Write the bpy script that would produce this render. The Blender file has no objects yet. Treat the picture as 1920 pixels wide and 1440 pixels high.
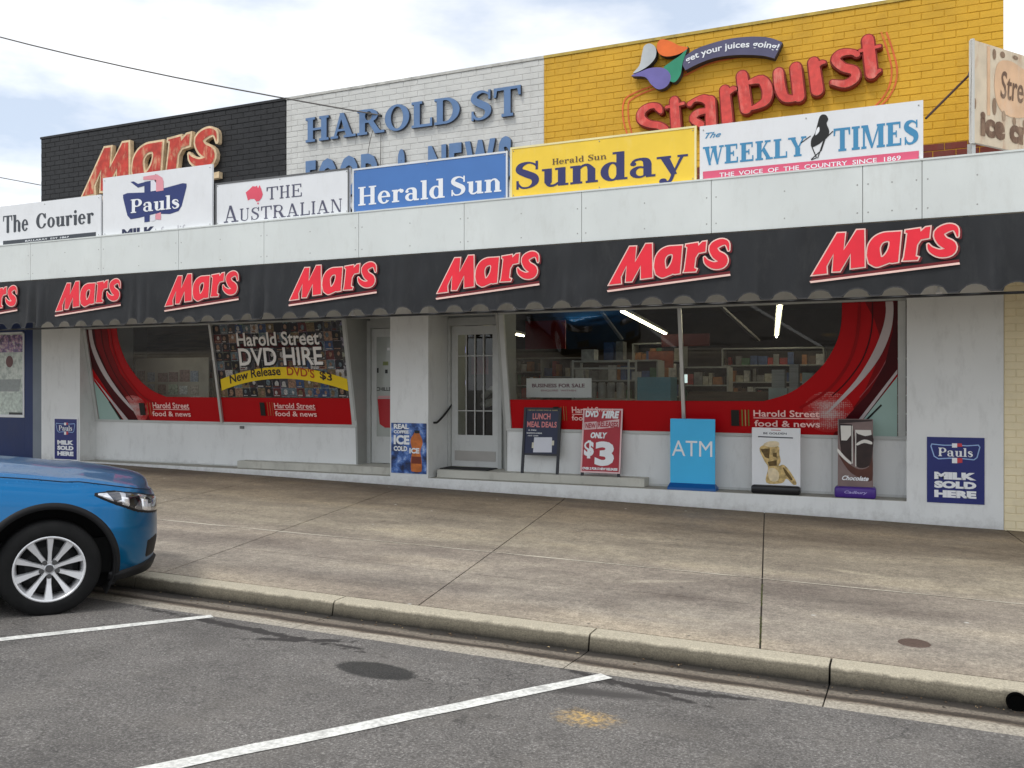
import bpy, bmesh, math, random
from mathutils import Vector, Matrix, noise
from mathutils.geometry import delaunay_2d_cdt
random.seed(7)
sc = bpy.context.scene
R = math.radians
# ------------------------------------------------------------------ camera
CAM = Vector((0, 0, 1.6)); YAW = R(23.96); FPX = 1665.0; U0, V0 = 960.0, 721.5
cd = bpy.data.cameras.new('camera'); cam = bpy.data.objects.new('camera', cd)
sc.collection.objects.link(cam); sc.camera = cam
cam.location = CAM; cam.rotation_euler = (R(90), 0, YAW)
cd.sensor_width = 36; cd.lens = FPX/1920*36; cd.shift_y = 1.5/1920
cd.clip_start = .05; cd.clip_end = 900
# ------------------------------------------------------------------ world, sun, exposure
w = bpy.data.worlds.new('World'); sc.world = w; w.use_nodes = True
SUN_EL, SUN_AZ = R(58), R(205)          # azimuth of the sun measured clockwise from +Y
nt = w.node_tree; N = nt.nodes; L = nt.links; N.clear()
wo = N.new('ShaderNodeOutputWorld'); bg = N.new('ShaderNodeBackground')
sky = N.new('ShaderNodeTexSky'); sky.sky_type = 'NISHITA'; sky.sun_disc = False
sky.sun_elevation = SUN_EL; sky.sun_rotation = SUN_AZ
tc = N.new('ShaderNodeTexCoord'); mp = N.new('ShaderNodeMapping'); mp.inputs['Scale'].default_value = (1, 1, 2.6)
mp.inputs['Location'].default_value = (3.1, 0.4, 0.2)
n1 = N.new('ShaderNodeTexNoise'); n1.inputs['Scale'].default_value = 3.0; n1.inputs['Detail'].default_value = 6; n1.inputs['Roughness'].default_value = .55
cr = N.new('ShaderNodeValToRGB'); cr.color_ramp.elements[0].position = .38; cr.color_ramp.elements[1].position = .54
n2 = N.new('ShaderNodeTexNoise'); n2.inputs['Scale'].default_value = 1.6; n2.inputs['Detail'].default_value = 5
cl = N.new('ShaderNodeValToRGB'); cl.color_ramp.elements[0].color = (7.8, 8.1, 8.6, 1); cl.color_ramp.elements[1].color = (11.5, 11.6, 11.6, 1)
cl.color_ramp.elements[0].position = .35; cl.color_ramp.elements[1].position = .6
skm = N.new('ShaderNodeMix'); skm.data_type = 'RGBA'; skm.inputs[0].default_value = .62; skm.inputs[7].default_value = (7.0, 7.8, 9.0, 1)
mx = N.new('ShaderNodeMix'); mx.data_type = 'RGBA'
L.new(tc.outputs['Generated'], mp.inputs[0]); L.new(mp.outputs[0], n1.inputs[0]); L.new(mp.outputs[0], n2.inputs[0])
L.new(n1.outputs[0], cr.inputs[0]); L.new(n2.outputs[0], cl.inputs[0]); L.new(sky.outputs[0], skm.inputs[6])
L.new(cr.outputs[0], mx.inputs[0]); L.new(skm.outputs[2], mx.inputs[6]); L.new(cl.outputs[0], mx.inputs[7])
L.new(mx.outputs[2], bg.inputs[0]); bg.inputs[1].default_value = .10
L.new(bg.outputs[0], wo.inputs[0])
sd = bpy.data.lights.new('sun', 'SUN'); sun = bpy.data.objects.new('sun', sd); sc.collection.objects.link(sun)
sd.energy = 1.1; sd.angle = R(14); sd.color = (1, .97, .92)
dvec = Vector((math.sin(SUN_AZ)*math.cos(SUN_EL), math.cos(SUN_AZ)*math.cos(SUN_EL), math.sin(SUN_EL)))
sun.rotation_euler = dvec.to_track_quat('Z', 'Y').to_euler(); sun.location = (-6, -6, 20)
sc.view_settings.view_transform = 'Standard'; sc.view_settings.look = 'None'
sc.view_settings.exposure = 0.38; sc.view_settings.gamma = 1; sc.view_settings.use_curve_mapping = False
try:
    sc.cycles.use_denoising = True; sc.cycles.max_bounces = 6; sc.cycles.transparent_max_bounces = 12
except Exception: pass
# ------------------------------------------------------------------ helpers: objects
def link(o): sc.collection.objects.link(o); return o
def tag(o, label=None, cat=None, group=None, kind=None):
    if label: o['label'] = label
    if cat: o['category'] = cat
    if group: o['group'] = group
    if kind: o['kind'] = kind
    return o
def empty(name, label=None, cat=None, loc=(0, 0, 0), group=None, kind=None, parent=None):
    o = link(bpy.data.objects.new(name, None)); o.location = loc; o.empty_display_size = .2
    if parent: o.parent = parent
    return tag(o, label, cat, group, kind)
def world_mw(o):
    m = o.matrix_basis.copy(); p = o.parent
    while p: m = p.matrix_basis @ m; p = p.parent
    return m
def mesh(name, V, F, m, parent=None, smooth=False, mi=None):
    me = bpy.data.meshes.new(name); me.from_pydata([tuple(v) for v in V], [], F)
    ms = m if isinstance(m, (list, tuple)) else [m]
    for a in ms: me.materials.append(a)
    if mi: me.polygons.foreach_set('material_index', mi)
    if smooth: me.polygons.foreach_set('use_smooth', [True]*len(F))
    me.update()
    o = link(bpy.data.objects.new(name, me))
    if parent:
        o.parent = parent
        o.matrix_basis = world_mw(parent).inverted()      # coordinates are given in world space
    return o
def local(name, V, F, m, parent, smooth=False, mi=None):  # coordinates given in the parent's space
    o = mesh(name, V, F, m, None, smooth, mi); o.parent = parent; return o
class MB:
    def __init__(s): s.V = []; s.F = []; s.mi = []
    def add(s, V, F, mi=0):
        b = len(s.V); s.V += [Vector(v) for v in V]; s.F += [tuple(i+b for i in f) for f in F]; s.mi += [mi]*len(F); return s
    def box(s, x0, x1, y0, y1, z0, z1, mi=0, bev=0):
        if bev:
            bm = bmesh.new(); bmesh.ops.create_cube(bm, size=1)
            for v in bm.verts: v.co = Vector(((x0+x1)/2+v.co.x*(x1-x0), (y0+y1)/2+v.co.y*(y1-y0), (z0+z1)/2+v.co.z*(z1-z0)))
            bmesh.ops.bevel(bm, geom=bm.edges[:], offset=bev, segments=2, affect='EDGES', profile=.5)
            bm.verts.index_update(); s.add([v.co.copy() for v in bm.verts], [[v.index for v in f.verts] for f in bm.faces], mi); bm.free(); return s
        V = [(x, y, z) for x in (x0, x1) for y in (y0, y1) for z in (z0, z1)]
        return s.add(V, [(0, 1, 3, 2), (4, 6, 7, 5), (0, 4, 5, 1), (2, 3, 7, 6), (0, 2, 6, 4), (1, 5, 7, 3)], mi)
    def bar(s, p, q, wd, ht, up=(0, 0, 1), mi=0):
        p = Vector(p); q = Vector(q); d = (q-p).normalized(); up = Vector(up)
        a = d.cross(up); a = a.normalized() if a.length > 1e-6 else Vector((1, 0, 0)); b = a.cross(d)
        V = [e + a*(i*wd/2) + b*(j*ht/2) for e in (p, q) for i in (-1, 1) for j in (-1, 1)]
        return s.add(V, [(0, 1, 3, 2), (4, 6, 7, 5), (0, 4, 5, 1), (2, 3, 7, 6), (0, 2, 6, 4), (1, 5, 7, 3)], mi)
    def tube(s, pts, r, n=8, mi=0, cap=True):
        pts = [Vector(p) for p in pts]; V = []; F = []; k = len(pts)
        for i, p in enumerate(pts):
            d = (pts[min(i+1, k-1)]-pts[max(i-1, 0)]).normalized()
            a = d.cross(Vector((0, 0, 1)) if abs(d.z) < .9 else Vector((0, 1, 0))).normalized(); b = d.cross(a)
            rr = r[i] if isinstance(r, (list, tuple)) else r
            V += [p + a*math.cos(2*math.pi*j/n)*rr + b*math.sin(2*math.pi*j/n)*rr for j in range(n)]
        for i in range(k-1):
            for j in range(n): F.append((i*n+j, i*n+(j+1) % n, (i+1)*n+(j+1) % n, (i+1)*n+j))
        if cap: F += [tuple(range(n))[::-1], tuple((k-1)*n+j for j in range(n))]
        return s.add(V, F, mi)
    def lathe(s, prof, c, axis='Y', n=40, mi=0):            # prof: (radius, along axis)
        c = Vector(c); V = []; F = []
        for r, a in prof:
            for j in range(n):
                t = 2*math.pi*j/n; x, y = r*math.cos(t), r*math.sin(t)
                V.append(c + (Vector((x, a, y)) if axis == 'Y' else Vector((x, y, a)) if axis == 'Z' else Vector((a, x, y))))
        for i in range(len(prof)-1):
            for j in range(n): F.append((i*n+j, (i+1)*n+j, (i+1)*n+(j+1) % n, i*n+(j+1) % n))
        return s.add(V, F, mi)
    def build(s, name, m, parent=None, smooth=False): return mesh(name, s.V, s.F, m, parent, smooth, s.mi)
    def local(s, name, m, parent, smooth=False): return local(name, s.V, s.F, m, parent, smooth, s.mi)
def copy_tree(o, parent=None, M=None):
    c = o.copy(); link(c); c.parent = parent
    for ch in [x for x in sc.collection.objects if x.parent == o]: copy_tree(ch, c)
    return c
# ------------------------------------------------------------------ helpers: materials
_mc = {}
def mat(name, col, rough=.6, metal=0, var=.08, vscale=3, bump=0, bscale=60, spec=.4, coat=0, grime=0, gcol=(.12, .11, .09), emit=0, vs=(1, 1, 1), alpha=1, fine=0):
    if name in _mc: return _mc[name]
    m = bpy.data.materials.new(name); m.use_nodes = True; nt = m.node_tree; N = nt.nodes; L = nt.links
    b = N['Principled BSDF']; b.inputs['Roughness'].default_value = rough; b.inputs['Metallic'].default_value = metal
    b.inputs['Specular IOR Level'].default_value = spec; b.inputs['Coat Weight'].default_value = coat; b.inputs['Coat Roughness'].default_value = .06
    g = N.new('ShaderNodeNewGeometry'); mp = N.new('ShaderNodeMapping'); mp.inputs['Scale'].default_value = vs
    L.new(g.outputs['Position'], mp.inputs[0])
    n = N.new('ShaderNodeTexNoise'); n.inputs['Scale'].default_value = vscale; n.inputs['Detail'].default_value = 5; L.new(mp.outputs[0], n.inputs[0])
    r = N.new('ShaderNodeMapRange'); r.inputs[1].default_value = .3; r.inputs[2].default_value = .7; r.inputs[3].default_value = 1-var; r.inputs[4].default_value = 1+var
    L.new(n.outputs[0], r.inputs[0])
    vm = N.new('ShaderNodeVectorMath'); vm.operation = 'SCALE'; vm.inputs[0].default_value = col[:3]; L.new(r.outputs[0], vm.inputs['Scale'])
    out = vm.outputs[0]
    if fine:
        f = N.new('ShaderNodeTexNoise'); f.inputs['Scale'].default_value = fine; f.inputs['Detail'].default_value = 3; L.new(g.outputs['Position'], f.inputs[0])
        fr = N.new('ShaderNodeMapRange'); fr.inputs[1].default_value = .3; fr.inputs[2].default_value = .7; fr.inputs[3].default_value = .75; fr.inputs[4].default_value = 1.25; L.new(f.outputs[0], fr.inputs[0])
        v2 = N.new('ShaderNodeVectorMath'); v2.operation = 'SCALE'; L.new(out, v2.inputs[0]); L.new(fr.outputs[0], v2.inputs['Scale']); out = v2.outputs[0]
    if grime:
        gm = N.new('ShaderNodeMapping'); gm.inputs['Scale'].default_value = (1.0, 1.0, .35); L.new(g.outputs['Position'], gm.inputs[0])
        gn = N.new('ShaderNodeTexNoise'); gn.inputs['Scale'].default_value = 7; gn.inputs['Detail'].default_value = 8; gn.inputs['Roughness'].default_value = .7; L.new(gm.outputs[0], gn.inputs[0])
        gr = N.new('ShaderNodeMapRange'); gr.inputs[1].default_value = .52; gr.inputs[2].default_value = .78; gr.inputs[4].default_value = grime; L.new(gn.outputs[0], gr.inputs[0])
        mx = N.new('ShaderNodeMix'); mx.data_type = 'RGBA'; mx.inputs[7].default_value = (*gcol, 1); L.new(gr.outputs[0], mx.inputs[0]); L.new(out, mx.inputs[6]); out = mx.outputs[2]
    L.new(out, b.inputs['Base Color'])
    if emit: L.new(out, b.inputs['Emission Color']); b.inputs['Emission Strength'].default_value = emit
    if bump:
        bn = N.new('ShaderNodeTexNoise'); bn.inputs['Scale'].default_value = bscale; bn.inputs['Detail'].default_value = 4; L.new(g.outputs['Position'], bn.inputs[0])
        bp = N.new('ShaderNodeBump'); bp.inputs['Strength'].default_value = bump; bp.inputs['Distance'].default_value = .01; L.new(bn.outputs[0], bp.inputs['Height']); L.new(bp.outputs[0], b.inputs['Normal'])
    _mc[name] = m; return m
def srgb(r, g, b): return tuple(((c/255+.055)/1.055)**2.4 if c > 10 else c/255/12.92 for c in (r, g, b))
def glassmat(name, tint=(.75, .8, .8), f=1.0, rough=.01):
    m = bpy.data.materials.new(name); m.use_nodes = True; nt = m.node_tree; N = nt.nodes; L = nt.links; N.clear()
    o = N.new('ShaderNodeOutputMaterial'); t = N.new('ShaderNodeBsdfTransparent'); t.inputs[0].default_value = (*tint, 1)
    g = N.new('ShaderNodeBsdfGlossy'); g.inputs['Roughness'].default_value = rough; fr = N.new('ShaderNodeFresnel'); fr.inputs[0].default_value = 1.5
    mm = N.new('ShaderNodeMath'); mm.operation = 'MULTIPLY'; mm.inputs[1].default_value = f; L.new(fr.outputs[0], mm.inputs[0])
    gg = N.new('ShaderNodeNewGeometry'); iv = N.new('ShaderNodeMath'); iv.operation = 'SUBTRACT'; iv.inputs[0].default_value = 1; L.new(gg.outputs['Backfacing'], iv.inputs[1]); m2 = N.new('ShaderNodeMath'); m2.operation = 'MULTIPLY'; L.new(mm.outputs[0], m2.inputs[0]); L.new(iv.outputs[0], m2.inputs[1]); mm = m2
    mx = N.new('ShaderNodeMixShader'); L.new(mm.outputs[0], mx.inputs[0]); L.new(t.outputs[0], mx.inputs[1]); L.new(g.outputs[0], mx.inputs[2]); L.new(mx.outputs[0], o.inputs[0])
    return m
# ------------------------------------------------------------------ helpers: pixels of the survey photo -> points
def ray(u, v):
    a = (u-U0)/FPX; b = (V0-v)/FPX
    return Vector((-math.sin(YAW)+math.cos(YAW)*a, math.cos(YAW)+math.sin(YAW)*a, b))
class Plane:
    def __init__(s, o, x, y): s.o = Vector(o); s.x = Vector(x).normalized(); s.y = Vector(y).normalized(); s.n = s.x.cross(s.y)
    def px(s, u, v):
        d = ray(u, v); t = (s.o-CAM).dot(s.n)/d.dot(s.n); p = CAM+d*t-s.o; return (p.dot(s.x), p.dot(s.y))
    def pt(s, a, b, off=0): return s.o + s.x*a + s.y*b + s.n*off
def facade(Y): return Plane((0, Y, 0), (1, 0, 0), (0, 0, 1))
def at(u, v, Y): d = ray(u, v); t = Y/d.y; return CAM+d*t
# ------------------------------------------------------------------ helpers: flat shapes
def rect(x0, y0, x1, y1): return [(x0, y0), (x1, y0), (x1, y1), (x0, y1)]
def ell(cx, cy, rx, ry, n=28, a0=0, a1=360, rot=0):
    full = abs(a1-a0) >= 360; k = n if full else n+1; c, s = math.cos(R(rot)), math.sin(R(rot)); o = []
    for i in range(k):
        t = R(a0+(a1-a0)*i/n); x, y = rx*math.cos(t), ry*math.sin(t); o.append((cx+x*c-y*s, cy+x*s+y*c))
    return o
def spline(pts, closed=False, n=6):
    o = []; k = len(pts); D = len(pts[0])
    for i in range(k if closed else k-1):
        g = lambda j: pts[j % k] if closed else pts[max(0, min(k-1, j))]
        p0, p1, p2, p3 = g(i-1), g(i), g(i+1), g(i+2)
        for q in range(n):
            t = q/n
            o.append(tuple(.5*((2*p1[d])+(-p0[d]+p2[d])*t+(2*p0[d]-5*p1[d]+4*p2[d]-p3[d])*t*t+(-p0[d]+3*p1[d]-3*p2[d]+p3[d])*t**3) for d in range(D)))
    if not closed: o.append(tuple(pts[-1]))
    return o
def stroke(pts, grow=0, caps=False):                        # pts (x, y, width) -> list of convex pieces
    P = [Vector((p[0], p[1])) for p in pts]; W = [p[2]/2+grow for p in pts]; k = len(P); Lf = []; Rt = []
    for i in range(k):
        d = (P[min(i+1, k-1)]-P[max(i-1, 0)]).normalized(); nn = Vector((-d.y, d.x)); Lf.append(P[i]+nn*W[i]); Rt.append(P[i]-nn*W[i])
    o = [[tuple(Rt[i]), tuple(Rt[i+1]), tuple(Lf[i+1]), tuple(Lf[i])] for i in range(k-1)]
    if caps: o += [ell(P[0].x, P[0].y, W[0], W[0], 14), ell(P[-1].x, P[-1].y, W[-1], W[-1], 14)]
    elif grow:
        for a, b, ww in ((0, 1, W[0]), (-1, -2, W[-1])):
            d = (P[a]-P[b]).normalized(); nn = Vector((-d.y, d.x)); e = P[a]+d*grow
            o.append([tuple(P[a]+nn*ww), tuple(P[a]-nn*ww), tuple(e-nn*ww), tuple(e+nn*ww)])
    return o
def area(p): return sum(p[i][0]*p[(i+1) % len(p)][1]-p[(i+1) % len(p)][0]*p[i][1] for i in range(len(p)))/2
def grow_poly(p, g):
    if area(p) < 0: p = p[::-1]
    k = len(p); o = []
    for i in range(k):
        a, b, c = Vector(p[i-1]), Vector(p[i]), Vector(p[(i+1) % k])
        d1 = (b-a).normalized(); d2 = (c-b).normalized(); n1 = Vector((d1.y, -d1.x)); n2 = Vector((d2.y, -d2.x)); nn = n1+n2
        if nn.length < .2: nn = n1
        nn = nn.normalized(); s = g/max(.45, nn.dot(n1)); o.append(tuple(b+nn*s))
    return o
def union(prims):                                           # prims: ('+'|'-', polygon), later ones win
    V = []; F = []; sg = []
    for s, p in prims:
        if area(p) < 0: p = p[::-1]
        b = len(V); V += [Vector((x, y)) for x, y in p]; F.append(list(range(b, b+len(p)))); sg.append(s)
    E = [(f[i], f[(i+1) % len(f)]) for f in F for i in range(len(f))]
    r = delaunay_2d_cdt(V, E, [], 0, 1e-5); T = []
    bx = [(min(V[i].x for i in f), max(V[i].x for i in f), min(V[i].y for i in f), max(V[i].y for i in f)) for f in F]
    for f in r[2]:
        if len(f) < 3: continue
        A, B, C = (r[0][i] for i in f[:3]); cx = (A.x+B.x+C.x)/3; cy = (A.y+B.y+C.y)/3
        for k in range(len(F)-1, -1, -1):
            q = bx[k]
            if q[0] <= cx <= q[1] and q[2] <= cy <= q[3]:
                w = 0; ff = F[k]
                for i in range(len(ff)):
                    a, b = V[ff[i]], V[ff[(i+1) % len(ff)]]
                    if (a.y > cy) != (b.y > cy):
                        if cx < a.x+(cy-a.y)/(b.y-a.y)*(b.x-a.x): w += 1 if b.y > a.y else -1
                if w:
                    if sg[k] == '+': T.append(tuple(f))
                    break
    used = sorted({i for f in T for i in f}); mpd = {a: b for b, a in enumerate(used)}
    return ([tuple(r[0][i]) for i in used], [tuple(mpd[i] for i in f) for f in T])
def plus(*ps): return [('+', p) for p in ps]
def joinS(shapes):
    V = []; F = []
    for v, f in shapes: b = len(V); V += v; F += [tuple(i+b for i in q) for q in f]
    return (V, F)
def bbox(s): xs = [v[0] for v in s[0]]; ys = [v[1] for v in s[0]]; return min(xs), min(ys), max(xs), max(ys)
def xf(s, fn): return ([fn(x, y) for x, y in s[0]], s[1])
def fit(s, x0, y0, x1, y1):
    a, b, c, d = bbox(s); return xf(s, lambda x, y: (x0+(x-a)/(c-a)*(x1-x0), y0+(y-b)/(d-b)*(y1-y0)))
def pieces(s):
    V, F = s; par = list(range(len(V)))
    def find(i):
        while par[i] != i: par[i] = par[par[i]]; i = par[i]
        return i
    for f in F:
        for i in f[1:]: par[find(i)] = find(f[0])
    d = {}
    for f in F: d.setdefault(find(f[0]), []).append(f)
    out = []
    for fs in d.values():
        used = sorted({i for f in fs for i in f}); mp = {a: b for b, a in enumerate(used)}; out.append(([V[i] for i in used], [tuple(mp[i] for i in f) for f in fs]))
    return out
SPLIT = {'ribbon', 'stripe', 'label_strip', 'tape', 'tail', 'cup_picture', 'statue_picture', 'chocolate_picture', 'print', 'edge_trim', 'painted_outline', 'cone_pattern', 'map'}
def put(name, s, pl, off, m, parent, thick=0, mside=None):
    if name in SPLIT:
        ps = pieces(s)
        if len(ps) > 1:
            for q in ps: r = put1(name, q, pl, off, m, parent, thick, mside)
            return r
    return put1(name, s, pl, off, m, parent, thick, mside)
def put1(name, s, pl, off, m, parent, thick=0, mside=None):
    V, F = s; n = len(V); P = [pl.pt(x, y, off) for x, y in V]; FF = [tuple(f) for f in F]; mi = [0]*len(F)
    if thick:
        P += [pl.pt(x, y, off-thick) for x, y in V]; E = {}
        for f in F:
            for i in range(len(f)):
                a, b = f[i], f[(i+1) % len(f)]; E[(a, b)] = 1
        for (a, b) in E:
            if (b, a) not in E: FF.append((a, a+n, b+n, b)); mi.append(1 if mside else 0)
    return mesh(name, P, FF, [m, mside] if mside else m, parent, mi=mi)
def pxpoly(pl, pts, smooth=False, n=5):
    q = [pl.px(*p) for p in pts]
    return spline(q, True, n) if smooth else q
def pxrect(pl, u0, v0, u1, v1):                             # corners: top-left (u0,v0), bottom-right (u1,v1)
    a = pl.px(u0, v0); b = pl.px(u1, v1); return rect(a[0], b[1], b[0], a[1])
_tc = {}
def TF(txt, shear=0, bold=0):
    k = (txt, shear, bold)
    if k not in _tc:
        c = bpy.data.curves.new('t', 'FONT'); c.body = txt; c.offset = bold; c.shear = shear; c.resolution_u = 3
        o = link(bpy.data.objects.new('t', c)); dg = bpy.context.evaluated_depsgraph_get(); me = bpy.data.meshes.new_from_object(o.evaluated_get(dg))
        V = [(v.co.x, v.co.y) for v in me.vertices]; F = []
        for p in me.polygons:
            f = list(p.vertices)
            if area([V[i] for i in f]) < 0: f = f[::-1]
            F.append(tuple(f))
        bpy.data.objects.remove(o); bpy.data.curves.remove(c); bpy.data.meshes.remove(me); _tc[k] = (V, F)
    return _tc[k]
# serif lettering drawn piece by piece (cap height 1, x-height .66)
def glyph(ch, S=.2, H=.075, b=.08, t=.075, black=False):
    p = []
    def add(*q): p.extend(('+', x) for x in q)
    def cut(*q): p.extend(('-', x) for x in q)
    def slab(x0, x1, y):
        if black: cx = (x0+x1)/2; add([(cx-.13, y+t/2), (cx, y-.05), (cx+.13, y+t/2), (cx, y+t+.07)])
        else: add(rect(x0, y, x1, y+t))
    def stem(x, y0=0, y1=1, wd=S, top=1, bot=1, lt=b, rt=b):
        add(rect(x, y0, x+wd, y1))
        if bot: slab(x-lt, x+wd+rt, y0)
        if top: slab(x-lt, x+wd+rt, y1-t)
    def st(*q, caps=False): add(*stroke(spline(list(q), n=6), caps=caps))
    X = .66
    if ch == ' ': return .32, []
    if ch == 'H': stem(b); stem(b+S+.32); add(rect(b, .46, b+S+.36, .46+H)); return 2*b+2*S+.36, p
    if ch == 'A': add([(.1, 0), (.1+H, 0), (.47, .98), (.37, 1)], [(.34, 1), (.5, 1), (.85, 0), (.85-S*1.15, 0)], rect(.2, .27, .7, .27+H)); slab(0, .28, 0); slab(.5, .95, 0); return .97, p
    if ch == 'O': add(ell(.44, .5, .44, .52)); cut(ell(.44, .5, .44-S*1.05, .52-H)); return .92, p
    if ch == 'C' : add(ell(.44, .5, .44, .52)); cut(ell(.46, .5, .44-S, .52-H), [(.5, .3), (1, .3), (1, .7), (.5, .7)]); add(rect(.72, .62, .8, .98)); return .88, p
    if ch == 'D': stem(b, rt=0); add(ell(.36, .5, .5, .5)); cut(ell(.36, .5, .5-S*1.1, .5-H), rect(-.3, 0, b, 1.02)); add(rect(b, 0, b+S, 1), rect(0, 0, b+S, t), rect(0, 1-t, b+S, 1)); return .92, p
    if ch == 'R':
        add(ell(.42, .73, .34, .27)); cut(ell(.42, .73, .34-S, .27-H), rect(-.3, .4, b, 1.02)); add([(.4, .5), (.6, .5), (.9, 0), (.66, 0)]); stem(b); add(rect(.64, 0, 1, t), rect(.2, 1-t, .42, 1), rect(.2, .46, .42, .46+H)); return .98, p
    if ch == 'P': add(ell(.42, .71, .36, .29)); cut(ell(.42, .71, .36-S, .29-H), rect(-.3, .4, b, 1.02)); stem(b); add(rect(.2, 1-t, .42, 1), rect(.2, .42, .42, .42+H)); return .82, p
    if ch == 'L': stem(b); add(rect(b, 0, .72, t), rect(.65, 0, .72, .32)); return .76, p
    if ch == 'T': stem(.33, lt=b, top=0); add(rect(0, 1-t, .86, 1), [(0, 1), (0, .68), (.07, .68), (.12, 1)], [(.86, 1), (.86, .68), (.79, .68), (.74, 1)]); return .88, p
    if ch == 'E': stem(b); add(rect(b, 0, .74, t), rect(b, 1-t, .7, 1), rect(b, .47, .5, .47+H), rect(.67, 0, .74, .3), rect(.63, .72, .7, 1), rect(.46, .36, .52, .64)); return .8, p
    if ch == 'I': stem(b); return 2*b+S+.02, p
    if ch == 'S':
        st((.64, .7, .05), (.6, .86, .06), (.4, .96, H), (.18, .88, S*.8), (.14, .7, S), (.34, .55, S*1.15), (.56, .4, S*1.1), (.58, .2, S*.85), (.42, .05, H), (.2, .06, H), (.08, .26, .05)); add(rect(.6, .68, .67, 1.0), rect(.05, 0, .12, .32)); return .74, p
    if ch == 'U': stem(b, .25, 1, bot=0); stem(.62, .25, 1, H, bot=0); st((b+S/2, .28, S), (b+S*.6, .12, S*.8), (.42, .03, H*1.2), (.6, .12, H), (.62+H/2, .28, H)); return .8, p
    if ch == 'N': stem(b, wd=H); stem(.68, 0, 1, H, bot=0); add([(b, 1), (b+S*1.1, 1), (.68+H, 0), (.68+H-S*1.1, 0)]); return .84, p
    if ch == 'M': stem(b, wd=H); stem(.86, 0, 1, S); add([(b, 1), (b+S, 1), (.6, .08), (.5, 0)], [(.86, 1), (.95, 1), (.56, 0), (.5, 0)]); return 1.2, p
    if ch == 'W': add([(.04, 1), (.04+S, 1), (.42, 0), (.3, 0)], [(.3, 0), (.37, 0), (.6, 1), (.53, 1)], [(.46, 1), (.46+S, 1), (.84, 0), (.74, 0)], [(.74, 0), (.81, 0), (1.06, 1), (.99, 1)]); slab(-.04, .34, 1-t); slab(.4, .74, 1-t); slab(.88, 1.14, 1-t); return 1.14, p
    if ch == 'K': stem(b); add([(b+S, .4), (b+S, .5), (.62, 1), (.72, 1)], [(.34, .52), (.48, .66), (.86, 0), (.64, 0)]); slab(.5, .82, 1-t); slab(.56, .94, 0); return .93, p
    if ch == 'Y': stem(.34, 0, .45, top=0); add([(.05, 1), (.05+S, 1), (.54, .42), (.36, .42)], [(.44, .42), (.54, .42), (.84, 1), (.76, 1)]); slab(-.04, .36, 1-t); slab(.64, .92, 1-t); return .9, p
    if ch == 'e': add(ell(.3, .33, .3, .35)); cut(ell(.31, .33, .3-S*.85, .35-H)); add(rect(.12, .32, .56, .32+H)); cut([(.32, .315), (.7, .315), (.7, .16), (.47, .14)]); return .64, p
    if ch == 'a': add(ell(.25, .2, .24, .21)); cut(ell(.29, .2, .12, .14)); add(rect(.36, .07, .36+S, .48)); st((.06, .5, .08), (.14, .62, .08), (.3, .65, .09), (.43, .58, S*.9), (.36+S/2, .44, S)); add(rect(.36+S*.3, 0, .36+S+.1, .08), ell(.1, .5, .08, .07, 12)); return .7, p
    if ch == 'd': add(ell(.29, .32, .29, .34)); cut(ell(.32, .32, .29-S*.85, .34-H)); stem(.42, 0, 1, S, 0, 0); add(rect(.32, 1-t, .5, 1), rect(.42, 0, .42+S+.08, t)); return .72, p
    if ch == 'b': stem(.08, 0, 1, S, 0, 0); add(ell(.4, .32, .29, .34)); cut(ell(.38, .32, .29-S*.85, .34-H)); add(rect(.08, 0, .08+S, 1)); return .72, p
    if ch == 'o': add(ell(.32, .33, .31, .35)); cut(ell(.32, .33, .31-S*.85, .35-H)); return .66, p
    if ch == 'u': stem(.07, .14, X, S, 0, 0); add(rect(0, X-t, .14, X)); stem(.45, 0, X, S, 0, 0); add(rect(.37, X-t, .5, X), rect(.5, 0, .45+S+.08, t)); st((.07+S*.5, .18, S), (.2, .05, .1), (.34, .03, .08), (.48, .13, .07)); return .75, p
    if ch == 'n': stem(.07, 0, X, S, 0, 1, .07, .05); add(rect(0, X-t, .14, X)); stem(.47, 0, .5, S, 0, 1, .05, .07); st((.22, .5, .07), (.34, .63, .08), (.48, .64, .1), (.47+S/2, .46, S)); return .78, p
    if ch == 'r': stem(.07, 0, X, S, 0, 1, .07, .08); add(rect(0, X-t, .14, X)); st((.22, .46, .07), (.3, .6, .08), (.44, .65, .1)); add(ell(.46, .57, .1, .1, 14)); return .58, p
    if ch == 'l': stem(.07, 0, 1, S, 0, 1, .07, .07); add(rect(0, 1-t, .14, 1)); return .36, p
    if ch == 'i': stem(.07, 0, X, S, 0, 1, .07, .07); add(rect(0, X-t, .14, X), ell(.07+S/2, .86, .11, .11, 12)); return .36, p
    if ch == 'h': stem(.07, 0, 1, S, 0, 1, .07, .05); add(rect(0, 1-t, .14, 1)); stem(.47, 0, .5, S, 0, 1, .05, .07); st((.22, .5, .07), (.34, .63, .08), (.48, .64, .1), (.47+S/2, .46, S)); return .78, p
    if ch == 'y': add([(.03, X), (.03+S*1.1, X), (.47, .02), (.33, -.02)], [(.33, -.02), (.4, .02), (.66, X), (.57, X)]); st((.38, .05, .09), (.3, -.2, .09), (.16, -.28, .1)); add(ell(.12, -.2, .1, .1, 14), rect(-.04, X-t, .32, X), rect(.48, X-t, .74, X)); return .72, p
    if ch == 's': st((.44, .46, .05), (.38, .58, .07), (.26, .63, .08), (.13, .57, S*.7), (.13, .45, S*.8), (.27, .36, S), (.41, .25, S*.85), (.4, .12, S*.7), (.28, .03, .08), (.14, .05, .07), (.06, .18, .05)); return .52, p
    return .4, []
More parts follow.
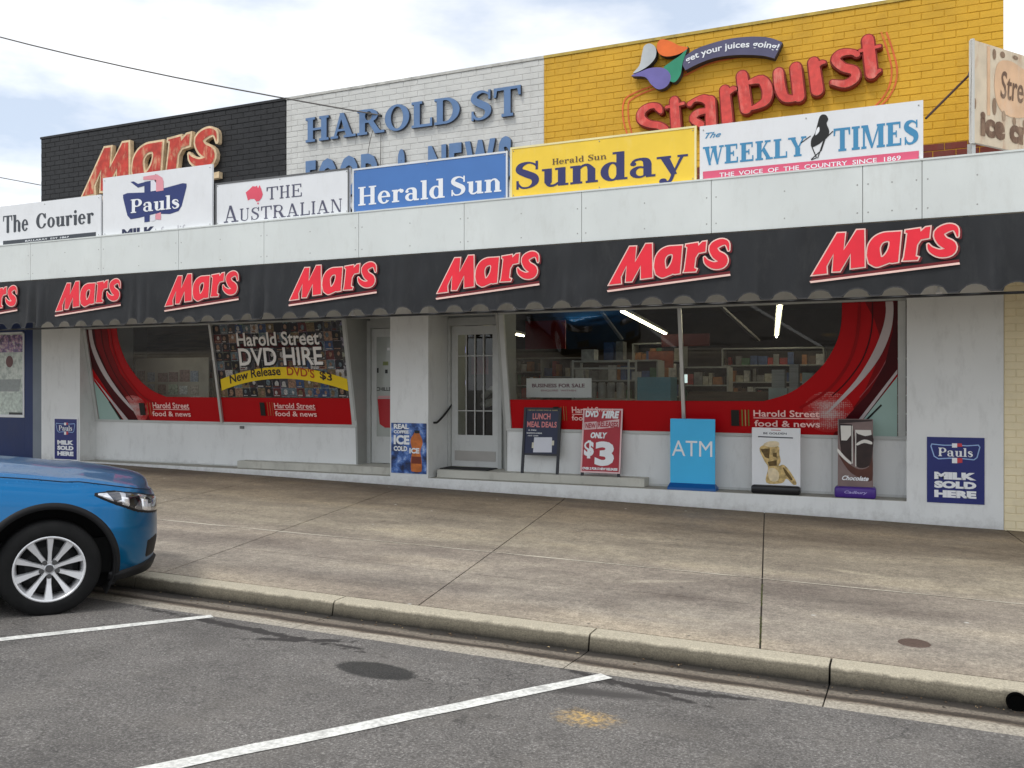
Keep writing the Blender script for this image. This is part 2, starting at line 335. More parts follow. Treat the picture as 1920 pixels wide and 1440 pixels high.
def SF(txt, sp=.04, **kw):
    x = 0; out = []; key = tuple(sorted(kw.items()))
    for c in txt:
        k = ('g', c, key)
        if k not in _tc: adv, pr = glyph(c, **kw); _tc[k] = (adv, union(pr) if pr else ([], []))
        adv, s = _tc[k]; out.append(xf(s, lambda a, b, x=x: (a+x, b))); x += adv+sp
    return out
def fitw(shapes, x0, y0, x1, y1):                           # fit baseline y0 .. cap line y1 (descenders may hang)
    a, b, c, d = bbox(joinS(shapes)); return [xf(s, lambda x, y: (x0+(x-a)/(c-a)*(x1-x0), y0+y*(y1-y0))) for s in shapes]
# ------------------------------------------------------------------ materials
white = mat('white_paint', (.75, .76, .745), .55, var=.05, vscale=1.2, grime=.22, bump=.06, bscale=25)
white2 = mat('grey_white_paint', (.60, .61, .59), .5, var=.06, vscale=1.5, grime=.3, bump=.08, bscale=30)
panelm = mat('fascia_paint', (.68, .71, .685), .55, var=.05, vscale=1.4, grime=.22, gcol=(.36, .34, .29), bump=.05, bscale=12)
dark = mat('dark_gap', (.02, .02, .02), .8)
blackm = mat('black_metal', (.015, .015, .016), .4)
concr = mat('concrete', (.33, .29, .225), .85, var=.16, vscale=.8, bump=.35, bscale=150, grime=.75, gcol=(.17, .14, .11), fine=90)
ledgem = mat('ledge_concrete', (.36, .35, .30), .7, var=.12, vscale=2, grime=.45, gcol=(.12, .1, .08))
stepm = mat('step_paint', (.52, .51, .45), .7, var=.10, vscale=2.4, grime=.55, gcol=(.2, .18, .14), bump=.1)
alum = mat('aluminium', (.55, .55, .53), .35, metal=.5)
chalk = mat('sign_white', (.78, .79, .80), .4, var=.03, grime=.16, gcol=(.45, .43, .38))
def splash(m, k=.7):                              # splashed dirt that clings to the lowest part of the street walls
    nt = m.node_tree; N = nt.nodes; L = nt.links; b = N['Principled BSDF']; src = b.inputs['Base Color'].links[0].from_socket
    g = N.new('ShaderNodeNewGeometry'); s = N.new('ShaderNodeSeparateXYZ'); L.new(g.outputs['Position'], s.inputs[0])
    a = N.new('ShaderNodeMath'); a.operation = 'MULTIPLY_ADD'; a.inputs[1].default_value = .01738; L.new(s.outputs['X'], a.inputs[0]); L.new(s.outputs['Z'], a.inputs[2])
    n = N.new('ShaderNodeTexNoise'); n.inputs['Scale'].default_value = 9; n.inputs['Detail'].default_value = 8; n.inputs['Roughness'].default_value = .75; L.new(g.outputs['Position'], n.inputs[0])
    q = N.new('ShaderNodeMath'); q.operation = 'MULTIPLY_ADD'; q.inputs[1].default_value = -.55; L.new(n.outputs[0], q.inputs[0]); L.new(a.outputs[0], q.inputs[2])
    r = N.new('ShaderNodeMapRange'); r.inputs[1].default_value = -.17; r.inputs[2].default_value = -.40; r.inputs[4].default_value = k; L.new(q.outputs[0], r.inputs[0])
    mx = N.new('ShaderNodeMix'); mx.data_type = 'RGBA'; mx.inputs[7].default_value = (.17, .14, .11, 1); L.new(r.outputs[0], mx.inputs[0]); L.new(src, mx.inputs[6]); L.new(mx.outputs[2], b.inputs['Base Color'])
splash(white, .38)
# ------------------------------------------------------------------ ground levels
def kz(x): x = max(-26, min(8, x)); return .002-.0095*(x+.4)
def wz(x): x = max(-26, min(8, x)); return -.026-.01738*(x-.5)
KY, WY = 5.52, 11.39
def fp(x, y): t = max(0, min(1, (y-KY)/(WY-KY))); return kz(x)*(1-t)+wz(x)*t
def rz(x, y): d = 4.88-y; return kz(x)-.078 + (.03*d if d < 7 else .21-.012*(d-7))
def ground_hit(u, v, f):
    d = ray(u, v); t = 4
    for _ in range(30): t = (f((CAM+d*t).x, (CAM+d*t).y)-CAM.z)/d.z
    return CAM+d*t
S = empty  # alias
mesh('ground', [(-300, -300, -.6), (300, -300, -.6), (300, 300, -.6), (-300, 300, -.6)], [(0, 1, 2, 3)], mat('earth', (.2, .19, .16), .9))['kind'] = 'structure'
# asphalt with patch, splash and worn spots that keep their own shape
am = bpy.data.materials.new('asphalt'); am.use_nodes = True; N = am.node_tree.nodes; L = am.node_tree.links; b = N['Principled BSDF']; b.inputs['Roughness'].default_value = .82; b.inputs['Specular IOR Level'].default_value = .3
g = N.new('ShaderNodeNewGeometry')
def noi(sc_, det=4, ro=.6, src=None):
    n = N.new('ShaderNodeTexNoise'); n.inputs['Scale'].default_value = sc_; n.inputs['Detail'].default_value = det; n.inputs['Roughness'].default_value = ro; L.new(src or g.outputs['Position'], n.inputs[0]); return n.outputs[0]
def ramp(src, stops):
    r = N.new('ShaderNodeValToRGB'); e = r.color_ramp.elements
    while len(e) < len(stops): e.new(.5)
    for i, (p, c) in enumerate(stops): e[i].position = p; e[i].color = (*c, 1) if isinstance(c, tuple) else (c, c, c, 1)
    L.new(src, r.inputs[0]); return r.outputs[0]
def mix(f, a, c, mode='MIX'):
    m = N.new('ShaderNodeMix'); m.data_type = 'RGBA'; m.blend_type = mode
    for s, i in ((f, 0), (a, 6), (c, 7)):
        if hasattr(s, 'is_output'): L.new(s, m.inputs[i])
        else: m.inputs[i].default_value = s if i == 0 else (*s, 1)
    return m.outputs[2]
def blob(P, rx, ry, rot, edge=.25, nsc=6, namp=.5):
    mp = N.new('ShaderNodeMapping'); mp.vector_type = 'TEXTURE'; mp.inputs['Location'].default_value = (P[0], P[1], 0); mp.inputs['Rotation'].default_value = (0, 0, rot); mp.inputs['Scale'].default_value = (rx, ry, 1000)
    L.new(g.outputs['Position'], mp.inputs[0]); l = N.new('ShaderNodeVectorMath'); l.operation = 'LENGTH'; L.new(mp.outputs[0], l.inputs[0])
    n = noi(nsc, 5); a = N.new('ShaderNodeMath'); a.operation = 'MULTIPLY_ADD'; a.inputs[1].default_value = namp; L.new(n, a.inputs[0]); L.new(l.outputs['Value'], a.inputs[2])
    r = N.new('ShaderNodeMapRange'); r.inputs[1].default_value = 1+namp*.5+edge; r.inputs[2].default_value = 1+namp*.5-edge; L.new(a.outputs[0], r.inputs[0]); return r.outputs[0]
c = ramp(noi(80, 3, .8), [(.34, (.035, .032, .030)), (.46, (.125, .116, .107)), (.55, (.21, .195, .18)), (.68, (.58, .56, .52))])
c = mix(.42, c, ramp(noi(24, 5, .75), [(.32, (.115, .105, .096)), (.68, (.27, .25, .228))]))
c = mix(ramp(noi(1.3, 6, .7), [(.42, .0), (.72, .55)]), c, (.05, .046, .043))
c = mix(ramp(noi(2.1, 4), [(.5, .0), (.75, .35)]), c, (.21, .19, .165))
h1 = ground_hit(705, 1257, rz); h2 = ground_hit(1098, 1346, rz)
c = mix(blob(h1, .27, .13, -.1, .10, 9, .35), c, mix(.30, c, (.010, .010, .010), 'MULTIPLY') if False else mix(.8, c, (.018, .018, .017)))
h3 = ground_hit(1130, 1300, rz); c = mix(blob(h3, .35, .06, .2, .5, 8, 1.4), c, (.085, .078, .072))
h4 = ground_hit(1590, 1340, rz)
for (u, v, rx, ry, rot) in ((470, 1180, .9, .05, -.1), (1170, 1283, .5, .04, -.3), (560, 1200, .35, .05, .4), (1240, 1292, .45, .05, .1), (650, 1212, .16, .03, 0)):
    hh = ground_hit(u, v, rz); c = mix(blob(hh, rx, ry*.8, rot, .25, 14, 2.6), c, (.05, .045, .042))
c = mix(blob(h2, .11, .085, 0, .7, 30, 2.2), c, mix(ramp(noi(40, 3), [(.42, .15), (.6, .85)]), c, (.72, .46, .14)))
cv = N.new('ShaderNodeTexVoronoi'); cv.feature = 'DISTANCE_TO_EDGE'; cv.inputs['Scale'].default_value = 1.3
ad = N.new('ShaderNodeVectorMath'); ad.operation = 'ADD'; nn = N.new('ShaderNodeTexNoise'); nn.inputs['Scale'].default_value = 5; nn.inputs['Detail'].default_value = 5; L.new(g.outputs['Position'], nn.inputs[0]); sc2 = N.new('ShaderNodeVectorMath'); sc2.operation = 'SCALE'; sc2.inputs['Scale'].default_value = .5; L.new(nn.outputs['Color'], sc2.inputs[0]); L.new(g.outputs['Position'], ad.inputs[0]); L.new(sc2.outputs[0], ad.inputs[1]); L.new(ad.outputs[0], cv.inputs[0])
ck = N.new('ShaderNodeMath'); ck.operation = 'MULTIPLY'; L.new(ramp(cv.outputs[0], [(.0, 1.0), (.010, .0)]), ck.inputs[0]); L.new(ramp(noi(.8, 3), [(.5, .0), (.62, .8)]), ck.inputs[1])
c = mix(ck.outputs[0], c, (.02, .02, .02)); L.new(c, b.inputs['Base Color'])
bp = N.new('ShaderNodeBump'); bp.inputs['Strength'].default_value = .8; bp.inputs['Distance'].default_value = .012; L.new(noi(80, 4, .7), bp.inputs['Height']); L.new(bp.outputs[0], b.inputs['Normal'])
V = []; F = []; xs = [-60, -40, -26]+[-25+i for i in range(34)]+[15, 30, 60]; ys = [-40, -20, -12, -6, -2.12, -1, 0, 1, 2, 3, 4, 4.88]
for y in ys:
    for x in xs: V.append((x, y, rz(x, y)))
nx = len(xs)
F = [(j*nx+i, j*nx+i+1, (j+1)*nx+i+1, (j+1)*nx+i) for j in range(len(ys)-1) for i in range(nx-1)]
road = tag(mesh('road', V, F, am), kind='structure')
# ------------------------------------------------------------------ gutter tray and kerb stones
def strip_profile(name, prof, x0, x1, m, parent, n=6, smooth=False):     # prof: (y, dz above kerb level)
    V = []; k = len(prof)
    for i in range(n+1):
        x = x0+(x1-x0)*i/n
        V += [(x, y, kz(x)+z) for y, z in prof]
    F = [(i*k+j, (i+1)*k+j, (i+1)*k+j+1, i*k+j+1) for i in range(n) for j in range(k-1)] + [tuple(range(k)), tuple(n*k+j for j in range(k))[::-1]]
    return mesh(name, V, F, m, parent, smooth)
gm = bpy.data.materials.new('gutter_concrete'); gm.use_nodes = True; N = gm.node_tree.nodes; L = gm.node_tree.links; b = N['Principled BSDF']; b.inputs['Roughness'].default_value = .8
g = N.new('ShaderNodeNewGeometry'); sp = N.new('ShaderNodeSeparateXYZ'); L.new(g.outputs['Position'], sp.inputs[0])
wob = N.new('ShaderNodeMath'); wob.operation = 'MULTIPLY_ADD'; wob.inputs[1].default_value = .16; mpn = N.new('ShaderNodeMapping'); mpn.inputs['Scale'].default_value = (1, 5, 1); L.new(g.outputs['Position'], mpn.inputs[0])
L.new(noi(1.6, 6, .65, mpn.outputs[0]), wob.inputs[0]); L.new(sp.outputs['Y'], wob.inputs[2])
mr = N.new('ShaderNodeMapRange'); mr.inputs[1].default_value = 4.86+.08; mr.inputs[2].default_value = 5.36+.08; L.new(wob.outputs[0], mr.inputs[0])
c = ramp(mr.outputs[0], [(.0, (.34, .305, .25)), (.30, (.35, .31, .245)), (.37, (.14, .11, .08)), (.42, (.04, .028, .018)), (.50, (.055, .042, .030)), (.56, (.16, .13, .10)), (.68, (.17, .145, .11)), (.76, (.035, .026, .018)), (.93, (.016, .013, .009))])
c = mix(.8, c, ramp(noi(50, 4, .8), [(.36, .3), (.64, 1.15)]), 'MULTIPLY')
v2 = N.new('ShaderNodeVectorMath'); v2.operation = 'SCALE'; v2.inputs['Scale'].default_value = 1.35; L.new(c, v2.inputs[0]); L.new(v2.outputs[0], b.inputs['Base Color'])
km = bpy.data.materials.new('kerb_concrete'); km.use_nodes = True; N = km.node_tree.nodes; L = km.node_tree.links; b = N['Principled BSDF']; b.inputs['Roughness'].default_value = .85
g = N.new('ShaderNodeNewGeometry'); sp = N.new('ShaderNodeSeparateXYZ'); L.new(g.outputs['Position'], sp.inputs[0])
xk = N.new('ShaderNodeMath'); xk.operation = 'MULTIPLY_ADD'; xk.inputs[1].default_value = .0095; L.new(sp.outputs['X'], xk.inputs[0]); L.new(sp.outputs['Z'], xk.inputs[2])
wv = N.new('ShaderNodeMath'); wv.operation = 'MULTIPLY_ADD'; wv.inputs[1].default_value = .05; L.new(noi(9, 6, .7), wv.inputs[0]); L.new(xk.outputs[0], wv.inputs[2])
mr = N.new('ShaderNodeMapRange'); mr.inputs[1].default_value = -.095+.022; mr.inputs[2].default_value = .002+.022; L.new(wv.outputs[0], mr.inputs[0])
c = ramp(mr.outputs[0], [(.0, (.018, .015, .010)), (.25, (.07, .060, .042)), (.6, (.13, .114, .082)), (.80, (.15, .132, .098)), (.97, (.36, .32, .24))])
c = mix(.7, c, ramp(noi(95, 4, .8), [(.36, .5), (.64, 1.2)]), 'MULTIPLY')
v2 = N.new('ShaderNodeVectorMath'); v2.operation = 'SCALE'; v2.inputs['Scale'].default_value = 1.4; L.new(c, v2.inputs[0]); L.new(v2.outputs[0], b.inputs['Base Color'])
bp = N.new('ShaderNodeBump'); bp.inputs['Strength'].default_value = .4; bp.inputs['Distance'].default_value = .01; L.new(noi(90), bp.inputs['Height']); L.new(bp.outputs[0], b.inputs['Normal'])
kerb = empty('kerb', kind='structure'); gutter = empty('gutter', kind='structure')
strip_profile('joint_fill', [(4.9, -.2), (4.9, -.11), (5.3, -.125), (5.5, -.125), (5.5, -.01), (5.53, -.01), (5.53, -.2)], -40, 20, dark, kerb, 40)
jx = [-40, -30, -24, -19.5, -17.5, -15.4, -13.4, -11.5, -9.6, -7.6, -5.72, -3.79, -1.84, -.40, 1.45, 3.4, 5.4, 9, 14, 20]
kprof = [(5.325, -.16), (5.33, -.10)]+[(5.345+.03*(1-math.cos(R(a))), -.032+.032*math.sin(R(a))) for a in range(0, 91, 15)]+[(5.50, .002), (5.51, -.02)]
gprof = [(4.87, -.13), (4.875, -.078), (5.0, -.084), (5.2, -.096), (5.324, -.100), (5.324, -.16)]
for a, b_ in zip(jx[:-1], jx[1:]):
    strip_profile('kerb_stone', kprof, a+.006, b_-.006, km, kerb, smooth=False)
    strip_profile('gutter_slab', gprof, a+.004, b_-.004, gm, gutter)
h = at(1906, 1326, 5.33)
o = MB().lathe([(0, -.004), (.040, -.004), (.043, -.009), (.050, -.007), (.050, .01)], (h.x, 5.324, kz(h.x)-.055), 'Y', 20).build('drain_outlet', mat('outlet', (.003, .003, .003), 1.0, spec=0), kerb)  # flat black disc on the kerb face, coloured as the dark of a hole
# ------------------------------------------------------------------ footpath slabs
fpath = empty('footpath', kind='structure')
cm = bpy.data.materials.new('footpath_concrete'); cm.use_nodes = True; N = cm.node_tree.nodes; L = cm.node_tree.links; b = N['Principled BSDF']; b.inputs['Roughness'].default_value = .8; b.inputs['Specular IOR Level'].default_value = .35
g = N.new('ShaderNodeNewGeometry'); st = N.new('ShaderNodeMapping'); st.inputs['Scale'].default_value = (.5, 1.6, 1); L.new(g.outputs['Position'], st.inputs[0])
c = ramp(noi(.75, 7, .6, st.outputs[0]), [(.32, (.20, .175, .148)), (.44, (.275, .243, .203)), (.54, (.34, .303, .25)), (.66, (.41, .36, .285))])
c = mix(ramp(noi(1.7, 8, .75), [(.48, .0), (.7, .5)]), c, (.185, .155, .135))
for (u, v, rx, ry, rot, k_) in ((1230, 1090, .28, .05, .5, .55), (1610, 1075, .35, .05, -.35, .5), (1800, 1050, .4, .06, .1, .45), (960, 1055, .3, .08, 0, .3), (760, 1020, .5, .05, .2, .3)):
    hh = ground_hit(u, v, fp); bb_ = blob(hh, rx, ry, rot, .6, 6, 1.2); mm_ = N.new('ShaderNodeMath'); mm_.operation = 'MULTIPLY'; mm_.inputs[1].default_value = k_; L.new(bb_, mm_.inputs[0]); c = mix(mm_.outputs[0], c, (.50, .45, .36))
for (u, v, rx, ry, rot, k_) in ((1150, 1135, .12, .22, .5, .5), (1260, 1118, .25, .10, .2, .5), (700, 1050, .25, .15, .2, .45), (1500, 1010, .6, .12, 0, .4), (500, 1010, .5, .2, 0, .4), (1700, 1150, .35, .12, .3, .4), (1000, 1140, .2, .12, 0, .4)):
    hh = ground_hit(u, v, fp); bb_ = blob(hh, rx, ry, rot, .6, 5, 1.2); mm_ = N.new('ShaderNodeMath'); mm_.operation = 'MULTIPLY'; mm_.inputs[1].default_value = k_; L.new(bb_, mm_.inputs[0]); c = mix(mm_.outputs[0], c, (.15, .125, .105))
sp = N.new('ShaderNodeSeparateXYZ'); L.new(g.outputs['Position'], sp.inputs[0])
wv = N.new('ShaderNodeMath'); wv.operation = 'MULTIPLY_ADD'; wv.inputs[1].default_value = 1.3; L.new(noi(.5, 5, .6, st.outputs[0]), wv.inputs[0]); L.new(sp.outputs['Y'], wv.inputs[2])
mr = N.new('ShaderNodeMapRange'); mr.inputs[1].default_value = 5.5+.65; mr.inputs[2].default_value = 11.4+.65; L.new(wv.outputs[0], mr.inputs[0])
c = mix(1.0, c, ramp(mr.outputs[0], [(.0, (1.08, 1.02, .95)), (.10, (1.0, .98, .96)), (.33, (.95, .91, .88)), (.40, (1.01, .98, .90)), (.56, (.93, .89, .80)), (.70, (.68, .62, .53)), (1.0, (.48, .415, .34))]), 'MULTIPLY')  # darker towards the wall: verandah shade put into the concrete colour
c = mix(.85, c, ramp(noi(75, 3, .8), [(.36, .62), (.64, 1.34)]), 'MULTIPLY')
c = mix(.6, c, ramp(noi(22, 5, .8), [(.36, .66), (.64, 1.28)]), 'MULTIPLY')
c = mix(.45, c, ramp(noi(5.5, 6, .7), [(.36, .72), (.62, 1.15)]), 'MULTIPLY')
spk = N.new('ShaderNodeTexVoronoi'); spk.inputs['Scale'].default_value = 2.3; L.new(g.outputs['Position'], spk.inputs[0]); c = mix(ramp(spk.outputs['Distance'], [(.012, 1.0), (.05, .0)]), c, (.62, .6, .55))
spk = N.new('ShaderNodeTexVoronoi'); spk.inputs['Scale'].default_value = 3.1; spk.inputs['Randomness'].default_value = .9; mp3 = N.new('ShaderNodeMapping'); mp3.inputs['Location'].default_value = (4, 7, 0); L.new(g.outputs['Position'], mp3.inputs[0]); L.new(mp3.outputs[0], spk.inputs[0]); c = mix(ramp(spk.outputs['Distance'], [(.012, .9), (.06, .0)]), c, (.07, .06, .055))
L.new(c, b.inputs['Base Color']); bp = N.new('ShaderNodeBump'); bp.inputs['Strength'].default_value = .3; bp.inputs['Distance'].default_value = .008; L.new(noi(120, 3, .7), bp.inputs['Height']); L.new(bp.outputs[0], b.inputs['Normal'])
rr = ramp(noi(1.2, 5), [(.35, .6), (.65, .9)]); L.new(rr, b.inputs['Roughness'])
JK = [-38, -28, -20.4, -17.9, -15.3, -12.8, -10.4, -8.0, -5.6, -3.18, -.81, 1.62, 4.1, 6.6, 12, 20]
JW = [-39, -29, -21.8, -19.2, -16.6, -14.2, -11.75, -9.22, -6.8, -4.25, -1.62, 1.02, 3.6, 6.2, 12, 20]
YR = [5.52, 6.60, 7.50, 11.385]
def jxx(i, y): t = (y-5.52)/(11.39-5.52); return JK[i]*(1-t)+JW[i]*t
V = []; k = 60
for i in range(k+1):
    x = -39+59*i/k; V += [(x, 5.505, fp(x, 5.5)-.012), (x, 12.2, fp(x, 11.4)-.012)]
mesh('joint_bed', V, [(2*i, 2*i+2, 2*i+3, 2*i+1) for i in range(k)], mat('joint_dirt', (.045, .038, .03), .95), fpath)
for i in range(len(JK)-1):
    for j in range(3):
        if j == 0 and i not in (8, 9): ya, yb = YR[0], YR[2]
        elif j == 1 and i not in (8, 9): continue
        else: ya, yb = YR[j], YR[j+1]
        gx = .006; ga = .004 if ya > 5.6 else 0; gb = .004 if yb < 11 else 0
        if yb == 7.5: gb = .009
        n = 6; V = []
        for q in range(n+1):
            y = ya+ga+(yb-gb-ya-ga)*q/n
            for p in range(n+1):
                x0 = jxx(i, y)+gx; x1 = jxx(i+1, y)-gx; x = x0+(x1-x0)*p/n
                V.append((x, y, fp(x, y)))
        nn_ = n+1; F = [(q*nn_+p, q*nn_+p+1, (q+1)*nn_+p+1, (q+1)*nn_+p) for q in range(n) for p in range(n)]
        bd = [p for p in range(nn_)]+[q*nn_+n for q in range(1, nn_)]+[n*nn_+p for p in range(n-1, -1, -1)]+[q*nn_ for q in range(n-1, 0, -1)]
        m0 = len(V); V += [(V[e][0], V[e][1], V[e][2]-.05) for e in bd]; F += [(bd[e], m0+e, m0+(e+1) % len(bd), bd[(e+1) % len(bd)]) for e in range(len(bd))]
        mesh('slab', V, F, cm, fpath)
# pale worn mortar along the long joint
V = []; F = []; rnd = random.Random(3); x = -14.0
while x < 3:
    l = rnd.uniform(.5, 1.6)
    if not (-1.0 < x < -.5 and 0):
        w_ = rnd.uniform(.007, .016); b0 = len(V)
        for q in range(5):
            xx = x+l*q/4; ww = w_*rnd.uniform(.5, 1.2)*(0.3 if q in (0, 4) else 1); V += [(xx, 7.505-ww, fp(xx, 7.5)+.002), (xx, 7.505+ww, fp(xx, 7.5)+.002)]
        F += [(b0+2*q, b0+2*q+2, b0+2*q+3, b0+2*q+1) for q in range(4)]
    x += l+(rnd.uniform(0, .06) if x < -.8 else rnd.uniform(.1, .6))
mesh('joint_mortar', V, F, mat('mortar', (.56, .51, .41), .9, fine=60), fpath)
h = ground_hit(1714, 1206, fp)
tag(MB().lathe([(0, .006), (.085, .006), (.09, .004), (.095, 0), (.1, -.01)], (h.x, h.y, h.z), 'Z', 32).build('valve_cover', mat('rust_iron', (.10, .065, .05), .7, fine=80)), 'small round rusty valve cover set in the footpath near the kerb', 'valve cover')
# fallen bits along the gutter and weeds in the cross joint
rnd = random.Random(21); lit = MB()
for i in range(260):
    x = rnd.uniform(-9, 1.4); y = 5.30-abs(rnd.gauss(0, .06)) if rnd.random() < .8 else rnd.uniform(4.9, 5.3); z = kz(x)-.094; a_ = rnd.uniform(0, 6.28); l_ = rnd.uniform(.004, .014); w_ = l_*rnd.uniform(.3, .7); dx, dy = math.cos(a_)*l_, math.sin(a_)*l_; ex, ey = -math.sin(a_)*w_, math.cos(a_)*w_
    lit.add([(x-dx, y-dy, z), (x+ex, y+ey, z+.004), (x+dx, y+dy, z+.002), (x-ex, y-ey, z+.005)], [(0, 1, 2, 3)], rnd.choice((0, 0, 1, 2)))
tag(lit.build('leaf_litter', [mat('litter_brown', (.10, .06, .03), .9), mat('litter_tan', (.30, .22, .12), .9), mat('litter_dark', (.03, .025, .02), .9)]), 'small dead leaves and grit lying along the gutter', 'litter', kind='stuff')
wd = MB()
for i in range(170):
    y = rnd.choice((rnd.uniform(5.6, 6.3), rnd.uniform(6.6, 7.3))); x = jxx(10, y)+rnd.uniform(-.006, .006); z = fp(x, y)-.006; h_ = rnd.uniform(.008, .024); dx, dy = rnd.uniform(-.014, .014), rnd.uniform(-.012, .012)
    wd.add([(x-.002, y, z), (x+.002, y, z), (x+dx, y+dy, z+h_)], [(0, 1, 2)])
tag(wd.build('joint_weeds', mat('weed_green', (.10, .11, .035), .8, var=.4, vscale=30)), 'tiny weeds growing in the footpath cross joint', 'weeds', kind='stuff')
# painted bay lines
def gline(p, q, wd, name='parking_line'):
    d = (q-p); d.z = 0; d.normalize(); nn = Vector((-d.y, d.x, 0)); n = 24; V = []; rnd = random.Random(int(abs(p.x)*100))
    for i in range(n+1):
        c_ = p.lerp(q, i/n)
        for s in (-1, 1): e = c_+nn*s*(wd/2+rnd.uniform(-.005, .004)); V.append((e.x, e.y, rz(e.x, e.y)+.004))
    return mesh(name, V, [(2*i, 2*i+1, 2*i+3, 2*i+2) for i in range(n)], linem, road)
linem = mat('line_paint', (.72, .71, .66), .6, var=.12, vscale=9, fine=45, grime=.75, gcol=(.16, .15, .14))
a = ground_hit(1137, 1268, rz); b_ = ground_hit(705, 1357, rz); gline(a, b_+(b_-a)*1.6, .10)
a = ground_hit(398, 1156, rz); b_ = ground_hit(0, 1200, rz); gline(a, b_+(b_-a)*2.2, .09)
# ------------------------------------------------------------------ the shop building
D = 11.4; XL, XR = -14.53, 1.0; XA, XB = -8.97, -4.58; TOP = 6.11; SILL = .965; HEAD = 2.60; LEDGE = .235; YW = 11.75
shop = empty('shop', 'white single storey corner store with a tall brick parapet painted black, white and yellow', 'shop', (-6.8, D, 0))
bk = mat('black_brick_paint', (.016, .016, .017), .6, var=.25, vscale=5, bump=.3, bscale=40, grime=.12, gcol=(.06, .055, .05))
bw = mat('white_brick_paint', (.62, .615, .58), .65, var=.06, vscale=3, bump=.3, bscale=40, grime=.30, gcol=(.25, .23, .2))
by = mat('yellow_brick_paint', (.66, .37, .022), .6, var=.10, vscale=2.5, bump=.3, bscale=40, grime=.35, gcol=(.40, .20, .012))
bmr = mat('maroon_brick_paint', (.16, .03, .02), .65, var=.2, vscale=5, grime=.3)
par = MB().box(XL+.002, XA, D-.002, D+.3, 3.2, TOP-.004, 0).box(XA, XB, D-.002, D+.3, 3.2, TOP-.004, 1).box(XB, XR-.002, D-.002, D+.3, 3.2, TOP-.004, 2).build('parapet', [mat('black_joint', (.008, .008, .008), .8), mat('white_joint', (.60, .59, .56), .8, var=.1), mat('yellow_joint', (.55, .31, .02), .8, var=.1)], shop)
BH, BL, J = .0855, .2408, .007
def brick_mesh(name, lx, lz, m, dep=.025):
    mb = MB(); V = [(0, -.0, 0), (lx, 0, 0), (lx, 0, lz), (0, 0, lz)]; i_ = .004
    f = [(i_, -dep, i_), (lx-i_, -dep, i_), (lx-i_, -dep, lz-i_), (i_, -dep, lz-i_)]; mid = [(x, -dep+.004, z) for x, _, z in V]
    bs = [(x, .0, z) for x, _, z in V]
    me = bpy.data.meshes.new(name); me.from_pydata(f+mid+bs, [], [(0, 1, 2, 3)]+[(4+k, 4+(k+1) % 4, (k+1) % 4, k) for k in range(4)]+[(8+k, 8+(k+1) % 4, 4+(k+1) % 4, 4+k) for k in range(4)])
    me.materials.append(m); return me
YF = D+.018
signtops = [(-1000, -12, 1440), (-12, 190, 388), (190, 400, 333), (400, 657, 344), (657, 954, 317), (954, 1309, 277), (1309, 1732, 236), (1732, 1822, 300), (1822, 1900, 120)]
cands = []; nrows = int((TOP-3.45)/BH)
for r_ in range(nrows):
    z = TOP-.002-(r_+1)*BH; off = (r_ % 2)*BL/2; x = XL+.002-off
    soldier = False
    while x < XR-.01:
        x0 = max(x, XL+.002); x1 = min(x+BL-J, XR-.002)
        segs = [(x0, x1)]
        for cut in (XA, XB):
            segs = [q_ for a_, b2 in segs for q_ in (((a_, cut-.001), (cut+.001, b2)) if a_ < cut < b2 else ((a_, b2),))]
        for x0, x1 in segs:
            if x1-x0 < .02: continue
            zone = 0 if (x0+x1)/2 < XA else 1 if (x0+x1)/2 < XB else 2
            p = Vector(((x0+x1)/2, D, z+BH/2))-CAM; fz = -math.sin(YAW)*p.x+math.cos(YAW)*p.y; rx = math.cos(YAW)*p.x+math.sin(YAW)*p.y
            u = U0+FPX*rx/fz; v = V0-FPX*p.z/fz
            vis = v > 0
            for a_, b2, tv in signtops:
                if a_ <= u < b2 and v > tv-(.19*(u-a_) if a_ > 0 and a_ != 1732 else 0): vis = False
            if zone == 2 and z < 4.40-.04: zone = 3
            cands.append((fz if vis else 1e3+fz, x0, x1, z, zone))
        x += BL
cands.sort(); bms = {}; mats4 = [bk, bw, by, bmr]; rnd = random.Random(5); sv = MB()
for i, (fz, x0, x1, z, zone) in enumerate(cands):
    dy = rnd.uniform(-.0018, .0018); lx = round(x1-x0, 3); lz = BH-J
    if i < 300:
        k = (zone, lx)
        if k not in bms: bms[k] = brick_mesh('brick', lx, lz, mats4[zone])
        o = link(bpy.data.objects.new('brick', bms[k])); o.parent = par; o.matrix_basis = world_mw(par).inverted() @ Matrix.Translation((x0, YF+dy, z))
    else:
        y = YF+dy-.025; sv.add([(x0+.004, y, z+.004), (x1-.004, y, z+.004), (x1-.004, y, z+lz-.004), (x0+.004, y, z+lz-.004), (x0, y+.004, z), (x1, y+.004, z), (x1, y+.004, z+lz), (x0, y+.004, z+lz), (x0, y+.02, z), (x1, y+.02, z), (x1, y+.02, z+lz), (x0, y+.02, z+lz)],
            [(0, 1, 2, 3)]+[(4+k, 4+(k+1) % 4, (k+1) % 4, k) for k in range(4)]+[(8+k, 8+(k+1) % 4, 4+(k+1) % 4, 4+k) for k in range(4)], zone)
tag(sv.build('brick_courses', mats4, par), kind='stuff')
cap = MB()
for a_, b2, mi in ((XL-.01, XA, 0), (XA, XB, 1), (XB, XR+.01, 2)): cap.box(a_, b2, D-.02, D+.32, TOP-.003, TOP+.035, mi)
cap.build('coping', [bk, mat('coping_white', (.52, .51, .47), .8, var=.2, vscale=8, grime=.6), mat('coping_yellow', (.5, .36, .08), .8, var=.2, vscale=8, grime=.6)], shop)
FR = D-.007-.0+.0-.0       # proud face of the bricks is about D-.007
